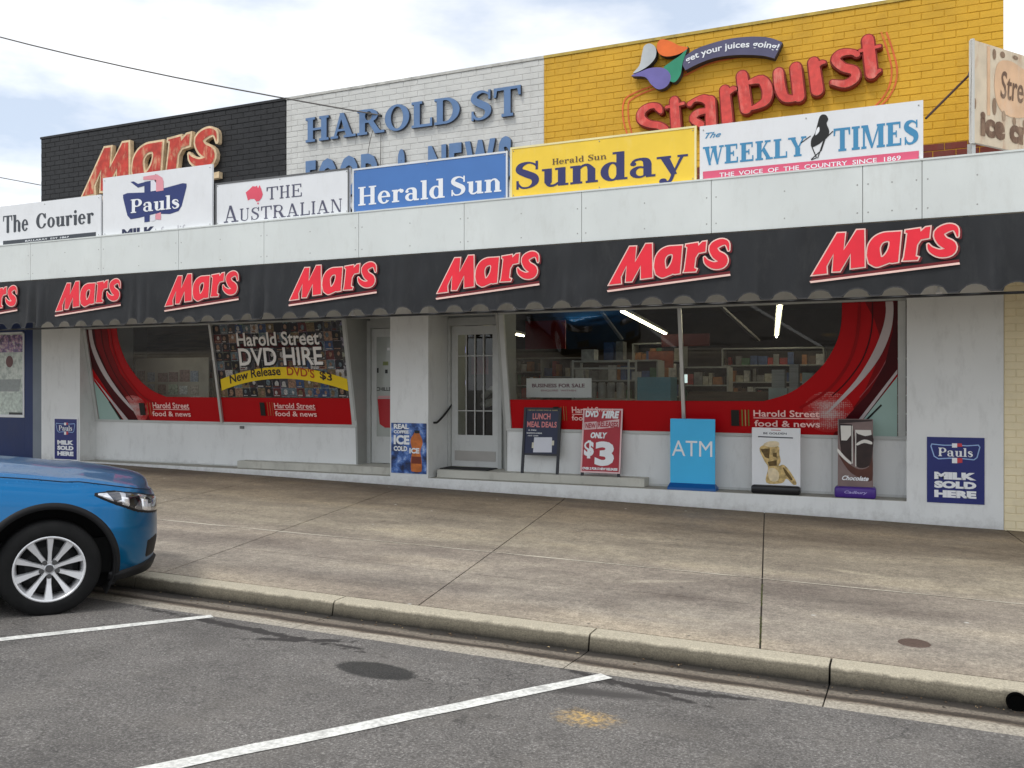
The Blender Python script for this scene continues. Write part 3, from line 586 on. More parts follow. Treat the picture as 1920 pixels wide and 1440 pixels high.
# body of the shop
piers = [(XL, -13.54), (-7.06, -6.41), (0.0, XR)]
for x0, x1 in piers:
    MB().box(x0, x1, D, 12.6, -.3, 3.21, 0).build('pillar', white2 if 0 else white, shop)
MB().box(-13.54, -7.06, D+.003, YW-.02, HEAD+.03, 3.2).box(-6.41, 0, D+.003, YW-.02, HEAD+.03, 3.2).build('header', white2, shop)
# platform (painted front, concrete top)
for x0, x1 in ((-13.54, -7.06), (-6.41, 0)):
    mb = MB(); mb.box(x0, x1, D+.002, 12.05, -.3, LEDGE-.004, 0); mb.box(x0+.001, x1-.001, D+.012, 12.05, LEDGE-.004, LEDGE, 1); mb.build('plinth', [white, ledgem], shop)
MB().box(-10.07, -7.062, 11.52, 12.3, LEDGE, LEDGE+.115, bev=.006).build('step', stepm, shop)
MB().box(-6.33, -3.19, 11.52, 12.3, LEDGE, LEDGE+.115, bev=.006).build('step', stepm, shop)
# stall risers
rz0 = LEDGE
MB().box(-13.54, -7.88, YW, YW+.12, -.1, SILL-.03).build('stall_riser', white, shop)
MB().box(-5.30, 0, YW, YW+.12, -.1, SILL-.03).build('stall_riser', white, shop)
tr = MB()
for X_ in (-3.9, -2.35, -.85): tr.box(X_-.012, X_+.012, YW-.004, YW+.01, rz0, SILL-.03)
tr.box(-5.30, 0, YW-.012, YW+.02, rz0, rz0+.03).box(-13.54, -7.88, YW-.01, YW+.02, rz0, rz0+.02)
MB().box(-10.20, -10.12, YW-.02, YW-.001, SILL-.10, SILL-.055).build('riser_vent', mat('vent_grey', (.15, .15, .14), .6), shop)
tr.build('riser_trim', white2, shop)
# dark inside of the shop and its neighbours behind the front
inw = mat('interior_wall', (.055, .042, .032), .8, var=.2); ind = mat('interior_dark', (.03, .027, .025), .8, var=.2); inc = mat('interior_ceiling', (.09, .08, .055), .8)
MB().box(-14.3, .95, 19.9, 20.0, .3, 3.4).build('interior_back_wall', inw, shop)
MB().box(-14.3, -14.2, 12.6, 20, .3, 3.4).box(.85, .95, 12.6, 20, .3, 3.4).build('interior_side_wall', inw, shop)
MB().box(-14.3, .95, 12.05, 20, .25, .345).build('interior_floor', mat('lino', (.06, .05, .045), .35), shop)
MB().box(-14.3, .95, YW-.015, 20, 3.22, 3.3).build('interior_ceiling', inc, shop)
MB().box(XL, XR, 11.72, 20.2, 4.0, 4.1).build('roof', mat('roof_iron', (.4, .4, .4), .5), shop)
# ------------------------------------------------------------------ slanted shop windows
glass = glassmat('shop_glass', (.86, .88, .87), 1.5)
redf = mat('red_film', srgb(178, 0, 12), .4, var=.05, vscale=1, spec=.2)
redd = mat('dark_red_film', srgb(120, 0, 10), .4, var=.15, vscale=2, spec=.2); maroon = mat('maroon_film', srgb(66, 2, 12), .4, var=.2, vscale=3, spec=.2)
silver = mat('silver_film', srgb(188, 176, 176), .35, var=.1); teal = mat('pale_teal_film', srgb(158, 186, 178), .35, var=.06, vscale=2, coat=.3)
film_k = mat('black_film', (.008, .008, .008), .3); film_w = mat('pink_white_film', srgb(248, 205, 198), .4); film_g = mat('green_film', srgb(110, 120, 50), .4); film_b = mat('tan_film', srgb(168, 140, 90), .4)
frame = mat('window_frame', (.50, .51, .49), .45, var=.08, vscale=4)
WP = Plane((0, YW, SILL), (1, 0, 0), (0, -.29, 1.64)); WH = 1.665
def halftone(name, cx, cy, rad):
    m = bpy.data.materials.new(name); m.use_nodes = True; N = m.node_tree.nodes; L = m.node_tree.links; b = N['Principled BSDF']; b.inputs['Roughness'].default_value = .3
    g = N.new('ShaderNodeNewGeometry'); c = WP.pt(cx, cy); d = N.new('ShaderNodeVectorMath'); d.operation = 'DISTANCE'; d.inputs[1].default_value = c; L.new(g.outputs['Position'], d.inputs[0])
    v = N.new('ShaderNodeTexVoronoi'); v.inputs['Scale'].default_value = 42; v.inputs['Randomness'].default_value = .25; L.new(g.outputs['Position'], v.inputs[0])
    mr = N.new('ShaderNodeMapRange'); mr.inputs[1].default_value = 0; mr.inputs[2].default_value = rad; mr.inputs[3].default_value = .78; mr.inputs[4].default_value = .0; L.new(d.outputs['Value'], mr.inputs[0])
    s = N.new('ShaderNodeMath'); s.operation = 'SUBTRACT'; L.new(mr.outputs[0], s.inputs[0]); L.new(v.outputs['Distance'], s.inputs[1])
    r = N.new('ShaderNodeMapRange'); r.inputs[1].default_value = -.25; r.inputs[2].default_value = .35; L.new(s.outputs[0], r.inputs[0])
    mx = N.new('ShaderNodeMix'); mx.data_type = 'RGBA'; mx.inputs[6].default_value = (*srgb(178, 0, 12), 1); mx.inputs[7].default_value = (*srgb(190, 172, 168), 1); L.new(r.outputs[0], mx.inputs[0]); L.new(mx.outputs[2], b.inputs['Base Color']); return m
def window(x0, x1, panes):
    wn = empty('shop_window', parent=None); wn.parent = shop; wn.matrix_basis = world_mw(shop).inverted()
    for a_, b2 in panes:
        V = [WP.pt(a_, 0), WP.pt(b2, 0), WP.pt(b2, WH), WP.pt(a_, WH)]; V += [p-WP.n*.006 for p in V]
        mesh('pane', V, [(0, 1, 2, 3), (7, 6, 5, 4), (0, 4, 5, 1), (1, 5, 6, 2), (2, 6, 7, 3), (3, 7, 4, 0)], glass, wn)
    mb = MB(); mb.box(x0, x1, YW-.03, YW+.14, SILL-.03, SILL+.008); mb.build('sill', frame, wn)
    mb = MB(); e = WP.pt(0, WH); mb.box(x0, x1, e.y-.02, e.y+.05, e.z-.005, e.z+.03); mb.build('head_rail', frame, wn)
    for i, (a_, b2) in enumerate(panes):
        if i: mb = MB(); mb.bar(WP.pt(a_-.02, .0, .02), WP.pt(a_-.02, WH-.005, .02), .045, .05, up=WP.n); mb.build('mullion', alum, wn)
    for xx, w_ in ((panes[0][0]-.045, .085), (panes[-1][1]+.048, .085)):
        mb = MB(); mb.bar(WP.pt(xx, .01, .0), WP.pt(xx, WH-.005, .0), w_, .06, up=WP.n); mb.build('jamb', frame, wn)
    return wn
wl = window(-13.54, -7.88, [(-13.45, -10.60), (-10.55, -7.96)])
wr = window(-5.30, -.003, [(-5.22, -2.73), (-2.68, -.10)])
# side cheek closing the slanted windows
def cheek(x0, x1, name='window_return'):
    t = WP.pt(0, WH, .04); V = []
    for x in (x0, x1): V += [(x, YW+.0, LEDGE), (x, 12.07, LEDGE), (x, 12.07, 3.2), (x, t.y, 3.2), (x, t.y, t.z), (x, YW-.03, SILL)]
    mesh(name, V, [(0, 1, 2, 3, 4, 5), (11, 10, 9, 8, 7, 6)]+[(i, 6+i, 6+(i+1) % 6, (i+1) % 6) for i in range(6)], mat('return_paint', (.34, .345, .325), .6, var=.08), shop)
cheek(-7.895, -7.86); cheek(-5.335, -5.30)
# window films, layer by layer, each a few millimetres in front of the last
ep = .004
def film(name, s, lay, m, parent): return put(name, s, WP, ep*lay, m, parent)
def U(*polys): return union(plus(*polys))
def clipx(s, a_, b2): return s
q = lambda pts, sm=False: pxpoly(WP, pts, sm)
# right window
xr1 = -.10; xl1 = -5.22
def band(x0, x1, vtop_pts):
    return vtop_pts
inner = spline([WP.px(1579, 566), WP.px(1577, 610), WP.px(1567, 645), WP.px(1545, 682), WP.px(1510, 717), WP.px(1475, 739), WP.px(1432, 752)], False, 6)
ty = inner[0][1]; 
by_ = WP.px(1200, 751)[1]
redpoly = [(-2.68, .004), (xr1, .004), (xr1, WH-.01)]+[(inner[0][0], WH-.01)]+inner+[(-2.68, by_)]
film('red_swoosh', U(redpoly), 1, redf, wr)
film('red_band', U(rect(xl1, .004, -2.73, by_)), 1, redf, wr)
def cl(pts):                                     # keep a film inside the panes
    return [(min(max(x, -13.44), xr1-.002), min(max(y, .006), WH-.012)) for x, y in pts]
film('dark_red_wave', U(cl(pxpoly(WP, [(1622, 562), (1700, 562), (1700, 690), (1602, 815), (1562, 815), (1618, 740), (1640, 690), (1652, 640), (1640, 600)], False))), 2, redd, wr)
film('maroon_wave', U(cl([WP.px(*p) for p in [(1676, 562), (1700, 562), (1700, 700), (1604, 812), (1580, 790), (1630, 735), (1660, 680), (1674, 620)]])), 3, maroon, wr)
for pts, w_, m_ in (([(1612, 566), (1608, 625), (1592, 678), (1556, 728), (1500, 765)], .035, mat('mid_red_film', srgb(150, 0, 10), .4, spec=.2)), ([(1636, 566), (1634, 620), (1618, 672), (1588, 715), (1560, 742)], .015, maroon), ([(1684, 600), (1672, 650), (1648, 700), (1612, 745)], .010, mat('pink_film', srgb(150, 70, 76), .4))):
    film('red_streak', U(*stroke([(*WP.px(*p), w_) for p in spline(pts, False, 4)])), 2.7, m_, wr)
for pts, w_, m_ in (([(207, 616), (213, 655), (231, 698), (262, 738), (290, 756)], .04, _mc['mid_red_film']), ([(190, 616), (196, 655), (218, 705), (250, 750)], .018, maroon)):
    film('red_streak', U(*stroke([(*WP.px(*p), w_) for p in spline(pts, False, 4)])), 2.7, m_, wl)
film('silver_wave', U(cl(spline([WP.px(*p) for p in [(1661, 560), (1673, 560), (1675, 590), (1668, 628), (1648, 672), (1612, 718), (1560, 768), (1556, 766), (1605, 712), (1637, 660), (1655, 615), (1661, 585)]], True, 4))), 4, silver, wr)
film('teal_corner', U(cl([WP.px(*p) for p in [(1692, 706), (1608, 800), (1600, 830), (1700, 830), (1700, 700)]])), 4, teal, wr)
film('silver_edge', U(cl([WP.px(*p) for p in [(1692, 692), (1692, 700), (1605, 803), (1597, 803)]])), 5, silver, wr)
film('black_edge', U([WP.px(*p) for p in [(1652, 757), (1654, 760), (1622, 792), (1619, 790)]]), 5, film_k, wr)
cx, cy = WP.px(1553, 772); film('halftone_burst', U(cl(ell(cx, cy, .30, .26, 32))), 2.5, halftone('halftone_right', cx, cy, .32), wr)
# left window (mirror image), second pane carries the hire poster
innl = spline([WP.px(219, 612), WP.px(223, 640), WP.px(236, 675), WP.px(258, 708), WP.px(284, 731), WP.px(312, 744)], False, 6)
byl = WP.px(520, 746)[1]
film('red_swoosh', U([(-13.45, .004), (-10.60, .004), (-10.60, byl)]+innl[::-1]+[(innl[0][0], WH-.01), (-13.45, WH-.01)]), 1, redf, wl)
film('dark_red_wave', U(cl([WP.px(*p) for p in [(160, 606), (200, 606), (206, 650), (226, 700), (262, 745), (285, 800), (240, 800), (160, 690)]])), 2, redd, wl)
film('maroon_wave', U(cl([WP.px(*p) for p in [(160, 606), (176, 606), (182, 650), (204, 700), (240, 750), (262, 800), (240, 800), (160, 690)]])), 3, maroon, wl)
film('silver_wave', U(cl(spline([WP.px(*p) for p in [(166, 604), (171, 604), (178, 645), (197, 690), (222, 730), (250, 765), (247, 767), (216, 733), (190, 694), (172, 650)]], True, 4))), 4, silver, wl)
film('teal_corner', U(cl([WP.px(*p) for p in [(160, 706), (173, 714), (232, 792), (160, 800)]])), 4, teal, wl)
film('silver_edge', U(cl([WP.px(*p) for p in [(172, 706), (176, 706), (243, 788), (234, 788)]])), 5, silver, wl)
film('black_edge', U(cl([WP.px(*p) for p in [(205, 753), (207, 752), (231, 786), (227, 787)]])), 5, film_k, wl)
cx, cy = WP.px(252, 768); film('halftone_burst', U(cl(ell(cx, cy, .34, .26, 32))), 2.5, halftone('halftone_left', cx, cy, .40), wl)
film('red_band', U(rect(-10.55, .004, -7.96, byl)), 1, redf, wl)
def logo(parent, sq, tx, l1, l2, lay=6):                    # sq: u0,v0,u1,v1 of the black square; tx: text boxes
    film('logo_square', U(pxrect(WP, *sq)), lay, film_k, parent)
    w_ = (sq[2]-sq[0]); 
    for k, m in enumerate((film_g, film_b, film_g)):
        uu = sq[2]+w_*(.25+.42*k)*.9; film('logo_stripe', U(pxrect(WP, uu, sq[1]-.5, uu+w_*.2, sq[3])), lay, m, parent)
    r1 = pxrect(WP, *l1); r2 = pxrect(WP, *l2)
    film('lettering', fit(TF('Harold Street', bold=.015), *r1[0], *r1[2]), lay, film_w, parent)
    film('lettering', fit(TF('food & news', bold=.015), *r2[0], *r2[2]), lay, film_w, parent)
    film('underline', U(rect(r1[0][0], r1[0][1]-.022, r1[1][0], r1[0][1]-.012)), lay, film_w, parent)
logo(wl, (262, 755, 275, 778), None, (287, 754, 357, 766), (287, 770, 360, 781))
logo(wl, (488, 754, 500, 779), None, (515, 755, 593, 766), (517, 770, 596, 781))
logo(wr, (1371, 768, 1387, 798), None, (1413, 768, 1537, 782), (1415, 787, 1538, 801))
logo(wr, (1038, 762, 1050, 788), None, (1073, 762, 1153, 775), (1073, 778, 1153, 789))
# DVD hire poster: collage of small printed covers
colm = bpy.data.materials.new('cover_collage'); colm.use_nodes = True; N = colm.node_tree.nodes; L = colm.node_tree.links; b = N['Principled BSDF']; b.inputs['Roughness'].default_value = .35
g = N.new('ShaderNodeNewGeometry'); sn = N.new('ShaderNodeVectorMath'); sn.operation = 'SNAP'; sn.inputs[1].default_value = (.13, 10, .18); L.new(g.outputs['Position'], sn.inputs[0])
wn_ = N.new('ShaderNodeTexWhiteNoise'); wn_.noise_dimensions = '3D'; L.new(sn.outputs[0], wn_.inputs[0])
hs = N.new('ShaderNodeHueSaturation'); hs.inputs['Saturation'].default_value = .55; hs.inputs['Value'].default_value = .75; L.new(wn_.outputs['Color'], hs.inputs['Color'])
c = mix(.62, hs.outputs[0], ramp(noi(26, 3, .8), [(.38, (.004, .004, .006)), (.52, (.02, .016, .02)), (.58, (.22, .12, .08)), (.64, (.7, .68, .70))]))
c = mix(ramp(noi(7, 2), [(.48, .0), (.51, .85)]), c, (.008, .007, .010)); L.new(c, b.inputs['Base Color'])
film('hire_poster', U(rect(-10.55, byl+.012, -7.96, WH-.01)), 1, colm, wl)
rnd = random.Random(17); cov = {}
cvp = [mat('cover_%d' % k, c_, .4, var=.55, vscale=38) for k, c_ in enumerate(((.012, .012, .018), (.03, .02, .02), (.10, .02, .02), (.03, .06, .14), (.24, .14, .09), (.40, .38, .36), (.05, .05, .06), (.14, .10, .05), (.10, .14, .16), (.006, .006, .008)))]
ph = WH-.02-byl-.014; nr = 8; cw = .158; ncx = int(2.56/cw)
for r_ in range(nr):
    for q_ in range(ncx):
        x = -10.545+q_*cw; y = byl+.014+r_*ph/nr; k = rnd.choice((0, 0, 1, 2, 3, 4, 6, 6, 7, 8, 9, 9, 5)); cov.setdefault((k, 1.3), []).append(rect(x+.003, y+.003, x+cw-.003, y+ph/nr-.003))
        fx, fy, fr = x+cw*rnd.uniform(.35, .65), y+ph/nr*rnd.uniform(.45, .65), rnd.uniform(.022, .042); cov.setdefault((rnd.choice((4, 4, 5, 7, 0, 8)), 1.6), []).append(ell(fx, fy, fr, fr*1.25, 10))
        if rnd.random() < .7: cov.setdefault((rnd.choice((5, 5, 2, 4)), 1.9), []).append(rect(x+.02, y+.018, x+cw*rnd.uniform(.5, .9), y+.018+rnd.uniform(.010, .026)))
for (k, ly), ps_ in cov.items(): tag(film('cover_print', joinS([union(plus(p_)) for p_ in ps_]), ly, cvp[k], wl), kind='stuff')
lw = mat('poster_letter_white', srgb(242, 238, 234), .4); lk = mat('poster_letter_shadow', (.01, .008, .008), .4)
film('poster_band', U(pxrect(WP, 443, 645, 604, 650)), 2, maroon, wl)
for txt, bx in (('Harold Street', (443, 624, 600, 646)), ('DVD HIRE', (447, 653, 607, 684))):
    r1 = pxrect(WP, *bx); s = fit(TF(txt, bold=.02), *r1[0], *r1[2])
    film('lettering_shadow', xf(s, lambda x, y: (x+.022, y-.022)), 2.4, lk, wl); film('lettering', s, 3.4, lw, wl)
x0_, x1_ = -10.5, -7.97; t0 = WP.px(412, 715)
def arc(x): t = (x-x0_)/(x1_-x0_); return .20*(1-(2*t-1)**2)
yb = WP.px(415, 732)[1]; yt = WP.px(412, 710)[1]
pp = [(x0_+(x1_-x0_)*i/20, yb+arc(x0_+(x1_-x0_)*i/20)) for i in range(21)]; pt_ = [(x, y+(yt-yb)*.95) for x, y in pp]
film('yellow_banner', U(*[[pp[i], pp[i+1], pt_[i+1], pt_[i]] for i in range(20)]), 4, mat('yellow_film', srgb(244, 208, 24), .4), wl)
for txt, fx0, fx1, m in (('New Release', .08, .50, mat('banner_ink', srgb(50, 30, 30), .4)), ("DVD'S", .55, .76, mat('banner_orange', srgb(190, 80, 20), .4)), ('$3', .80, .89, _mc['banner_ink'])):
    a_ = x0_+(x1_-x0_)*fx0; b2 = x0_+(x1_-x0_)*fx1; s = fit(TF(txt, bold=.02), a_, yb+.055, b2, yb+.055+.145); film('lettering', xf(s, lambda x, y: (x, y+arc(x))), 5, m, wl)
# ------------------------------------------------------------------ doors
dg = glassmat('door_glass', (.8, .82, .8), 1.5); YD = 12.05
fr_ = MB().box(-6.405, -6.36, YD-.06, YD+.06, .35, 2.62).box(-5.56, -5.50, YD-.06, YD+.06, .35, 2.62).box(-6.36, -5.56, YD-.06, YD+.06, 2.5, 2.62).box(-5.50, -5.336, YD-.0, YD+.08, LEDGE, 3.2).box(-6.408, -5.5, YD-.02, YD+.08, 2.62, 3.2)
fr_.build('door_frame', frame, shop)
dr = empty('door'); dr.parent = shop; dr.matrix_basis = world_mw(shop).inverted()
zA, zB = .84, 2.36
mb = MB().box(-6.355, -6.25, YD-.02, YD+.02, .36, 2.49).box(-5.665, -5.565, YD-.02, YD+.02, .36, 2.49).box(-6.25, -5.665, YD-.02, YD+.02, .36, zA).box(-6.25, -5.665, YD-.02, YD+.02, zB, 2.49)
mb.build('door_leaf', white2, dr)
MB().box(-6.30, -5.61, YD-.026, YD-.0205, .45, .60).build('kick_plate', mat('kick_plate', (.42, .40, .37), .4, var=.1), dr)
MB().box(-6.25, -5.665, YD-.003, YD+.003, zA, zB).build('pane', dg, dr)
mb = MB()
for k in range(1, 4): x = -6.25+.585*k/4; mb.box(x-.008, x+.008, YD-.03, YD-.012, zA, zB)
mb.box(-6.25, -5.665, YD-.032, YD-.012, 1.2, 1.215).box(-6.25, -5.665, YD-.032, YD-.012, 2.03, 2.045)
mb.build('security_bars', mat('bar_paint', (.5, .5, .48), .5), dr)
MB().box(-6.34, -5.55, 11.62, 11.95, LEDGE+.116, LEDGE+.128).build('door_mat_probe', dark, dr)
dmt = sc.collection.objects['door_mat_probe'] if 'door_mat_probe' in sc.collection.objects else None
if dmt: dmt.parent = None; dmt.matrix_basis = Matrix.Identity(4); dmt.name = 'door_mat'; tag(dmt, 'thin black mat on the step before the barred glass door', 'door mat')
# second door, left of the middle pillar
MB().box(-7.86, -7.80, YD-.06, YD+.06, .35, 2.62).box(-7.80, -7.062, YD-.06, YD+.06, 2.5, 3.2).build('door_frame', frame, shop)
d2 = empty('door'); d2.parent = shop; d2.matrix_basis = world_mw(shop).inverted()
MB().box(-7.795, -7.70, YD-.02, YD+.02, .36, 2.49).box(-7.15, -7.065, YD-.02, YD+.02, .36, 2.49).box(-7.70, -7.15, YD-.02, YD+.02, .36, .78).box(-7.70, -7.15, YD-.02, YD+.02, 2.36, 2.49).build('door_leaf', white2, d2)
MB().box(-7.70, -7.15, YD-.012, YD+.004, .78, 2.36).build('frosted_pane', mat('frosted_pane', srgb(170, 174, 168), .25, var=.05, coat=.5), d2)
DP = Plane((0, YD-.0125, 0), (1, 0, 0), (0, 0, 1))
def dfilm(nm, s, m, k=1): return put(nm, s, DP, .002*k, m, d2)
dfilm('cup_poster', U([DP.px(*p) for p in [(708, 748), (745, 748), (742, 802), (722, 802), (712, 795)]]), mat('cup_red', srgb(180, 20, 30), .4))
dfilm('cup_lid', U([DP.px(*p) for p in [(710, 742), (745, 742), (745, 747), (708, 747)]]), mat('cup_lid', srgb(200, 150, 150), .4))
dfilm('sticker', U(pxrect(DP, 703, 690, 710, 699)), film_k); dfilm('sticker', U(pxrect(DP, 722, 693, 727, 700)), film_k); dfilm('sticker', U(pxrect(DP, 718, 678, 728, 685)), mat('sticker_olive', srgb(130, 140, 90), .5)); dfilm('sticker', U(pxrect(DP, 726, 652, 731, 657)), chalk)
dfilm('lettering', fit(TF('CHILLED', bold=.02), *pxrect(DP, 705, 726, 740, 733)[0], *pxrect(DP, 705, 726, 740, 733)[2]), film_k)
# rail on the pillar's flank
p = [(-6.40, 11.55, 1.04), (-6.375, 11.55, 1.04), (-6.36, 11.60, 1.05), (-6.355, 11.80, 1.15), (-6.36, 12.0, 1.27), (-6.375, 12.03, 1.30), (-6.40, 12.03, 1.30)]
tag(MB().tube(spline(p, False, 5), .016, 8).build('grab_rail', blackm, None, True), 'black curved grab rail on the inner side of the middle pillar', 'handrail')
# ------------------------------------------------------------------ verandah
YV = 9.5; ZT = 3.78; ZB = 3.215
ver = empty('verandah', 'long pale grey fascia and flat roof cantilevered over the footpath', 'verandah', (-7, YV, 3.2))
JX = [-26, -23.5, -20.95, -19.8, -18.35, -16.85, -15.35, -13.85, -12.35, -10.85, -9.35, -7.85, -6.35, -4.85, -3.36, -1.90, -.40, .137, 1.09, 2.6, 4.1, 5.6]
scr = MB()
for a_, b2 in zip(JX[:-1], JX[1:]):
    MB().box(a_+.003, b2-.003, YV, YV+.012, ZB, ZT, bev=.0015).build('fascia_panel', panelm, ver)
    for X_ in (a_+.05, (a_+b2)/2, b2-.05):
        for Z_ in (ZB+.1, ZB+.38): scr.lathe([(0, -.003), (.007, -.002), (.008, .0)], (X_, YV, Z_), 'Y', 8)
tag(scr.build('screw_heads', mat('screw', (.35, .35, .33), .5), ver), kind='stuff')
MB().box(-26, 5.6, YV+.013, YV+.08, ZB+.01, ZT-.01).build('fascia_backing', mat('backing', (.25, .25, .24), .8), ver)
MB().box(-26, 5.6, YV-.008, YV+.09, ZT, ZT+.018).build('capping', panelm, ver)
MB().box(-26, 5.6, YV+.08, D-.002, ZB+.02, ZB+.06).build('soffit', mat('soffit', (.72, .72, .70), .6, var=.06), ver)
MB().box(-26, 5.6, YV+.08, D-.03, ZT-.2, ZT-.16).build('roof_sheet', mat('roof_sheet', (.42, .42, .42), .5), ver)
bt = MB()
for i in range(20): X_ = -25+i*1.5; bt.box(X_, X_+.04, YV+.1, D-.01, ZB+.008, ZB+.0195)
bt.build('soffit_batten', mat('batten', (.48, .48, .46), .6), ver)
# ------------------------------------------------------------------ black awning
AP = Plane((0, YV-.02, 0), (1, 0, 0), (0, 0, 1)); AZT, AZB = 3.20, 2.475
AP_ = Plane((0, YV-.055, 0), (1, 0, 0), (0, 0, 1))
lgpx = [(-130, 0, 33), (103, 0, 227), (308, 0, 448), (541, 0, 707), (817, 0, 1012), (1138, 0, 1370), (1518, 0, 1800)]
lg = []
for uL, _, uR in lgpx:
    xR = AP_.px(uR, 560)[0]; xL = AP_.px(uL, 560)[0]
    if uL < 0: xL = xR-1.30
    lg.append((xL, xR))
def flat(x):
    f = 1
    for a_, b2 in lg:
        if a_-.12 < x < b2+.12: f = min(f, 0)
        elif x <= a_-.12: f = min(f, min(1, (a_-.12-x)/.15))
        else: f = min(f, min(1, (x-b2-.12)/.15))
    return f
def fold(x, z):
    k = flat(x); s = (AZT-z)/(AZT-AZB)
    return -(.060*abs(math.sin(x*9+2*math.sin(x*3.1)))*s*.9*k + .018*math.sin(x*23+4*math.sin(x*1.7))*k*s + .010*noise.noise(Vector((x*2.0, z*3, 0)))) - .012*s
PIT = .347
def scallop(x):
    t = ((x+.453+.115) % PIT)/PIT; wd = .66
    if t < wd or t > 1-0: 
        q_ = (t/wd)*2-1; return .080*math.sqrt(max(0, 1-q_*q_))
    return 0
V = []; F = []; xs = [-24+i*.02 for i in range(int(29.5/.02)+1)]; rows = 12
for x in xs:
    zb = AZB+scallop(x)
    for r_ in range(rows+1):
        z = AZT+(zb-AZT)*r_/rows; V.append((x, YV-.03+fold(x, z), z))
k = rows+1
F = [(i*k+r_, i*k+r_+1, (i+1)*k+r_+1, (i+1)*k+r_) for i in range(len(xs)-1) for r_ in range(rows)]
awn = empty('fabric_awning', 'long black fabric awning with scalloped lower edge and seven red chocolate bar logos', 'awning', (-7, YV, 2.5))
fabm = bpy.data.materials.new('awning_fabric')
fabm = mat('awning_fabric', (.015, .016, .018), .62, var=.25, vscale=2.0, vs=(2, 1, .5), bump=.15, bscale=300, spec=.35, grime=.35, gcol=(.06, .06, .058))
mesh('valance', V, F, fabm, awn, True)
mb = MB().tube([(-24, YV+.01, AZB-.012), (5.5, YV+.01, AZB-.012)], .014, 8); mb.build('bottom_rail', blackm, awn)
mb = MB()
for x in xs[::1]: pass
hem = MB()
V = []; F = []
for i, x in enumerate(xs[::2]):
    zb = AZB+scallop(x); y = YV-.033+fold(x, zb); V += [(x, y-.002, zb-.001), (x, y-.002, zb+.014)]
F = [(2*i, 2*i+1, 2*i+3, 2*i+2) for i in range(len(xs[::2])-1)]
mesh('hem', V, F, mat('hem', (.035, .035, .037), .6), awn, True)
# chocolate bar logo, drawn from the right-most one
ZP = (1100, 400, 4.8)
def zp(x, y): return AP_.px(ZP[0]+x/ZP[2], ZP[1]+y/ZP[2])
Mp = [(190, 645), (378, 300), (440, 297), (428, 440), (525, 275), (583, 272), (586, 578), (480, 592), (480, 470), (400, 614), (343, 617), (352, 470), (300, 572), (303, 632)]
Ap = spline([(600, 485), (612, 400), (655, 335), (720, 300), (790, 293)], False, 4)+[(858, 288), (836, 540), (790, 548)]+spline([(770, 545), (730, 562), (670, 580), (615, 550)], False, 4)
Ah = spline([(705, 480), (700, 420), (725, 378), (768, 372), (762, 430), (735, 480), (712, 498)], True, 4)
Rp = [(890, 280), (1000, 263), (1004, 290), (1040, 256), (1077, 250), (1068, 345), (1005, 358), (978, 400), (966, 492), (990, 500), (980, 524), (868, 530), (878, 502), (892, 400), (903, 305), (888, 300)]
Sp = [(1278, 330, 14), (1262, 268, 40), (1205, 262, 62), (1140, 305, 72), (1165, 370, 78), (1225, 410, 84), (1215, 455, 74), (1145, 470, 60), (1082, 440, 44), (1060, 400, 16)]
xL0, xR0 = zp(180, 690)[0], zp(1290, 540)[0]
def logo_shape(g_):
    mpp = lambda pts: [zp(*p) for p in pts]; out = []
    sc_ = (xR0-xL0)/1110
    pr = [('+', grow_poly(mpp(Mp), g_)), ('+', grow_poly(mpp(Ap), g_)), ('-', grow_poly(mpp(Ah), -g_)), ('+', grow_poly(mpp(Rp), g_))]
    sp_ = [(*zp(x, y), w_*sc_) for x, y, w_ in spline(Sp, False, 4)]
    pr += [('+', p_) for p_ in stroke(sp_, g_, True if g_ >= 0 else True)]
    return union(pr)
cream = mat('logo_cream', srgb(238, 200, 188), .5, var=.1); lred = mat('logo_red', srgb(236, 40, 58), .45, var=.07, vscale=4); ldk = mat('logo_shadow_red', srgb(110, 22, 28), .5)
sh_c, sh_r = logo_shape(.011), logo_shape(-.002)
ul = union(plus([zp(172, 694), zp(180, 710), zp(1296, 562), (zp(1292, 544))]))
uld = union(plus([zp(190, 672), zp(172, 696), zp(1292, 545), zp(1290, 520)]))
bb = bbox(joinS([sh_c, ul]))
for i, (a_, b2) in enumerate(lg):
    lo = empty('logo'); lo.parent = awn; lo.matrix_basis = world_mw(awn).inverted()
    s_ = (b2-a_)/(bb[2]-bb[0]); f_ = lambda x, y: (a_+(x-bb[0])*s_, y)
    for nm, sh, off, m in (('shadow', xf(sh_c, lambda x, y: (x+.018, y-.012)), .0, ldk), ('shadow', uld, .0015, ldk), ('outline', sh_c, .004, cream), ('underline', ul, .004, cream), ('lettering', sh_r, .007, lred)):
        put(nm, xf(sh, f_), AP_, off, m, lo)
# little lamps under the verandah
for i, (u, v) in enumerate(((965, 580), (662, 589), (290, 606), (1760, 546))):
    p = at(u, v, 10.1)
    o = empty('batten_lamp', ['small white lamp hanging under the verandah by the slanted window jamb', 'small white lamp hanging under the verandah before the frosted door', 'small white lamp hanging under the verandah over the far left window', 'small white lamp hanging under the verandah by the right end pillar'][i], 'lamp', (p.x, p.y, p.z), 'small lamps under the verandah')
    lm = mat('lamp_white', (.85, .86, .86), .3)
    MB().tube([(0, 0, .03), (0, 0, ZB+.02-p.z)], .006, 6).local('stem', frame, o)
    MB().lathe([(0, -.03), (.03, -.028), (.032, -.01), (.014, .02), (.012, .05), (0, .052)], (0, 0, 0), 'Z', 14).local('shade', lm, o, True)
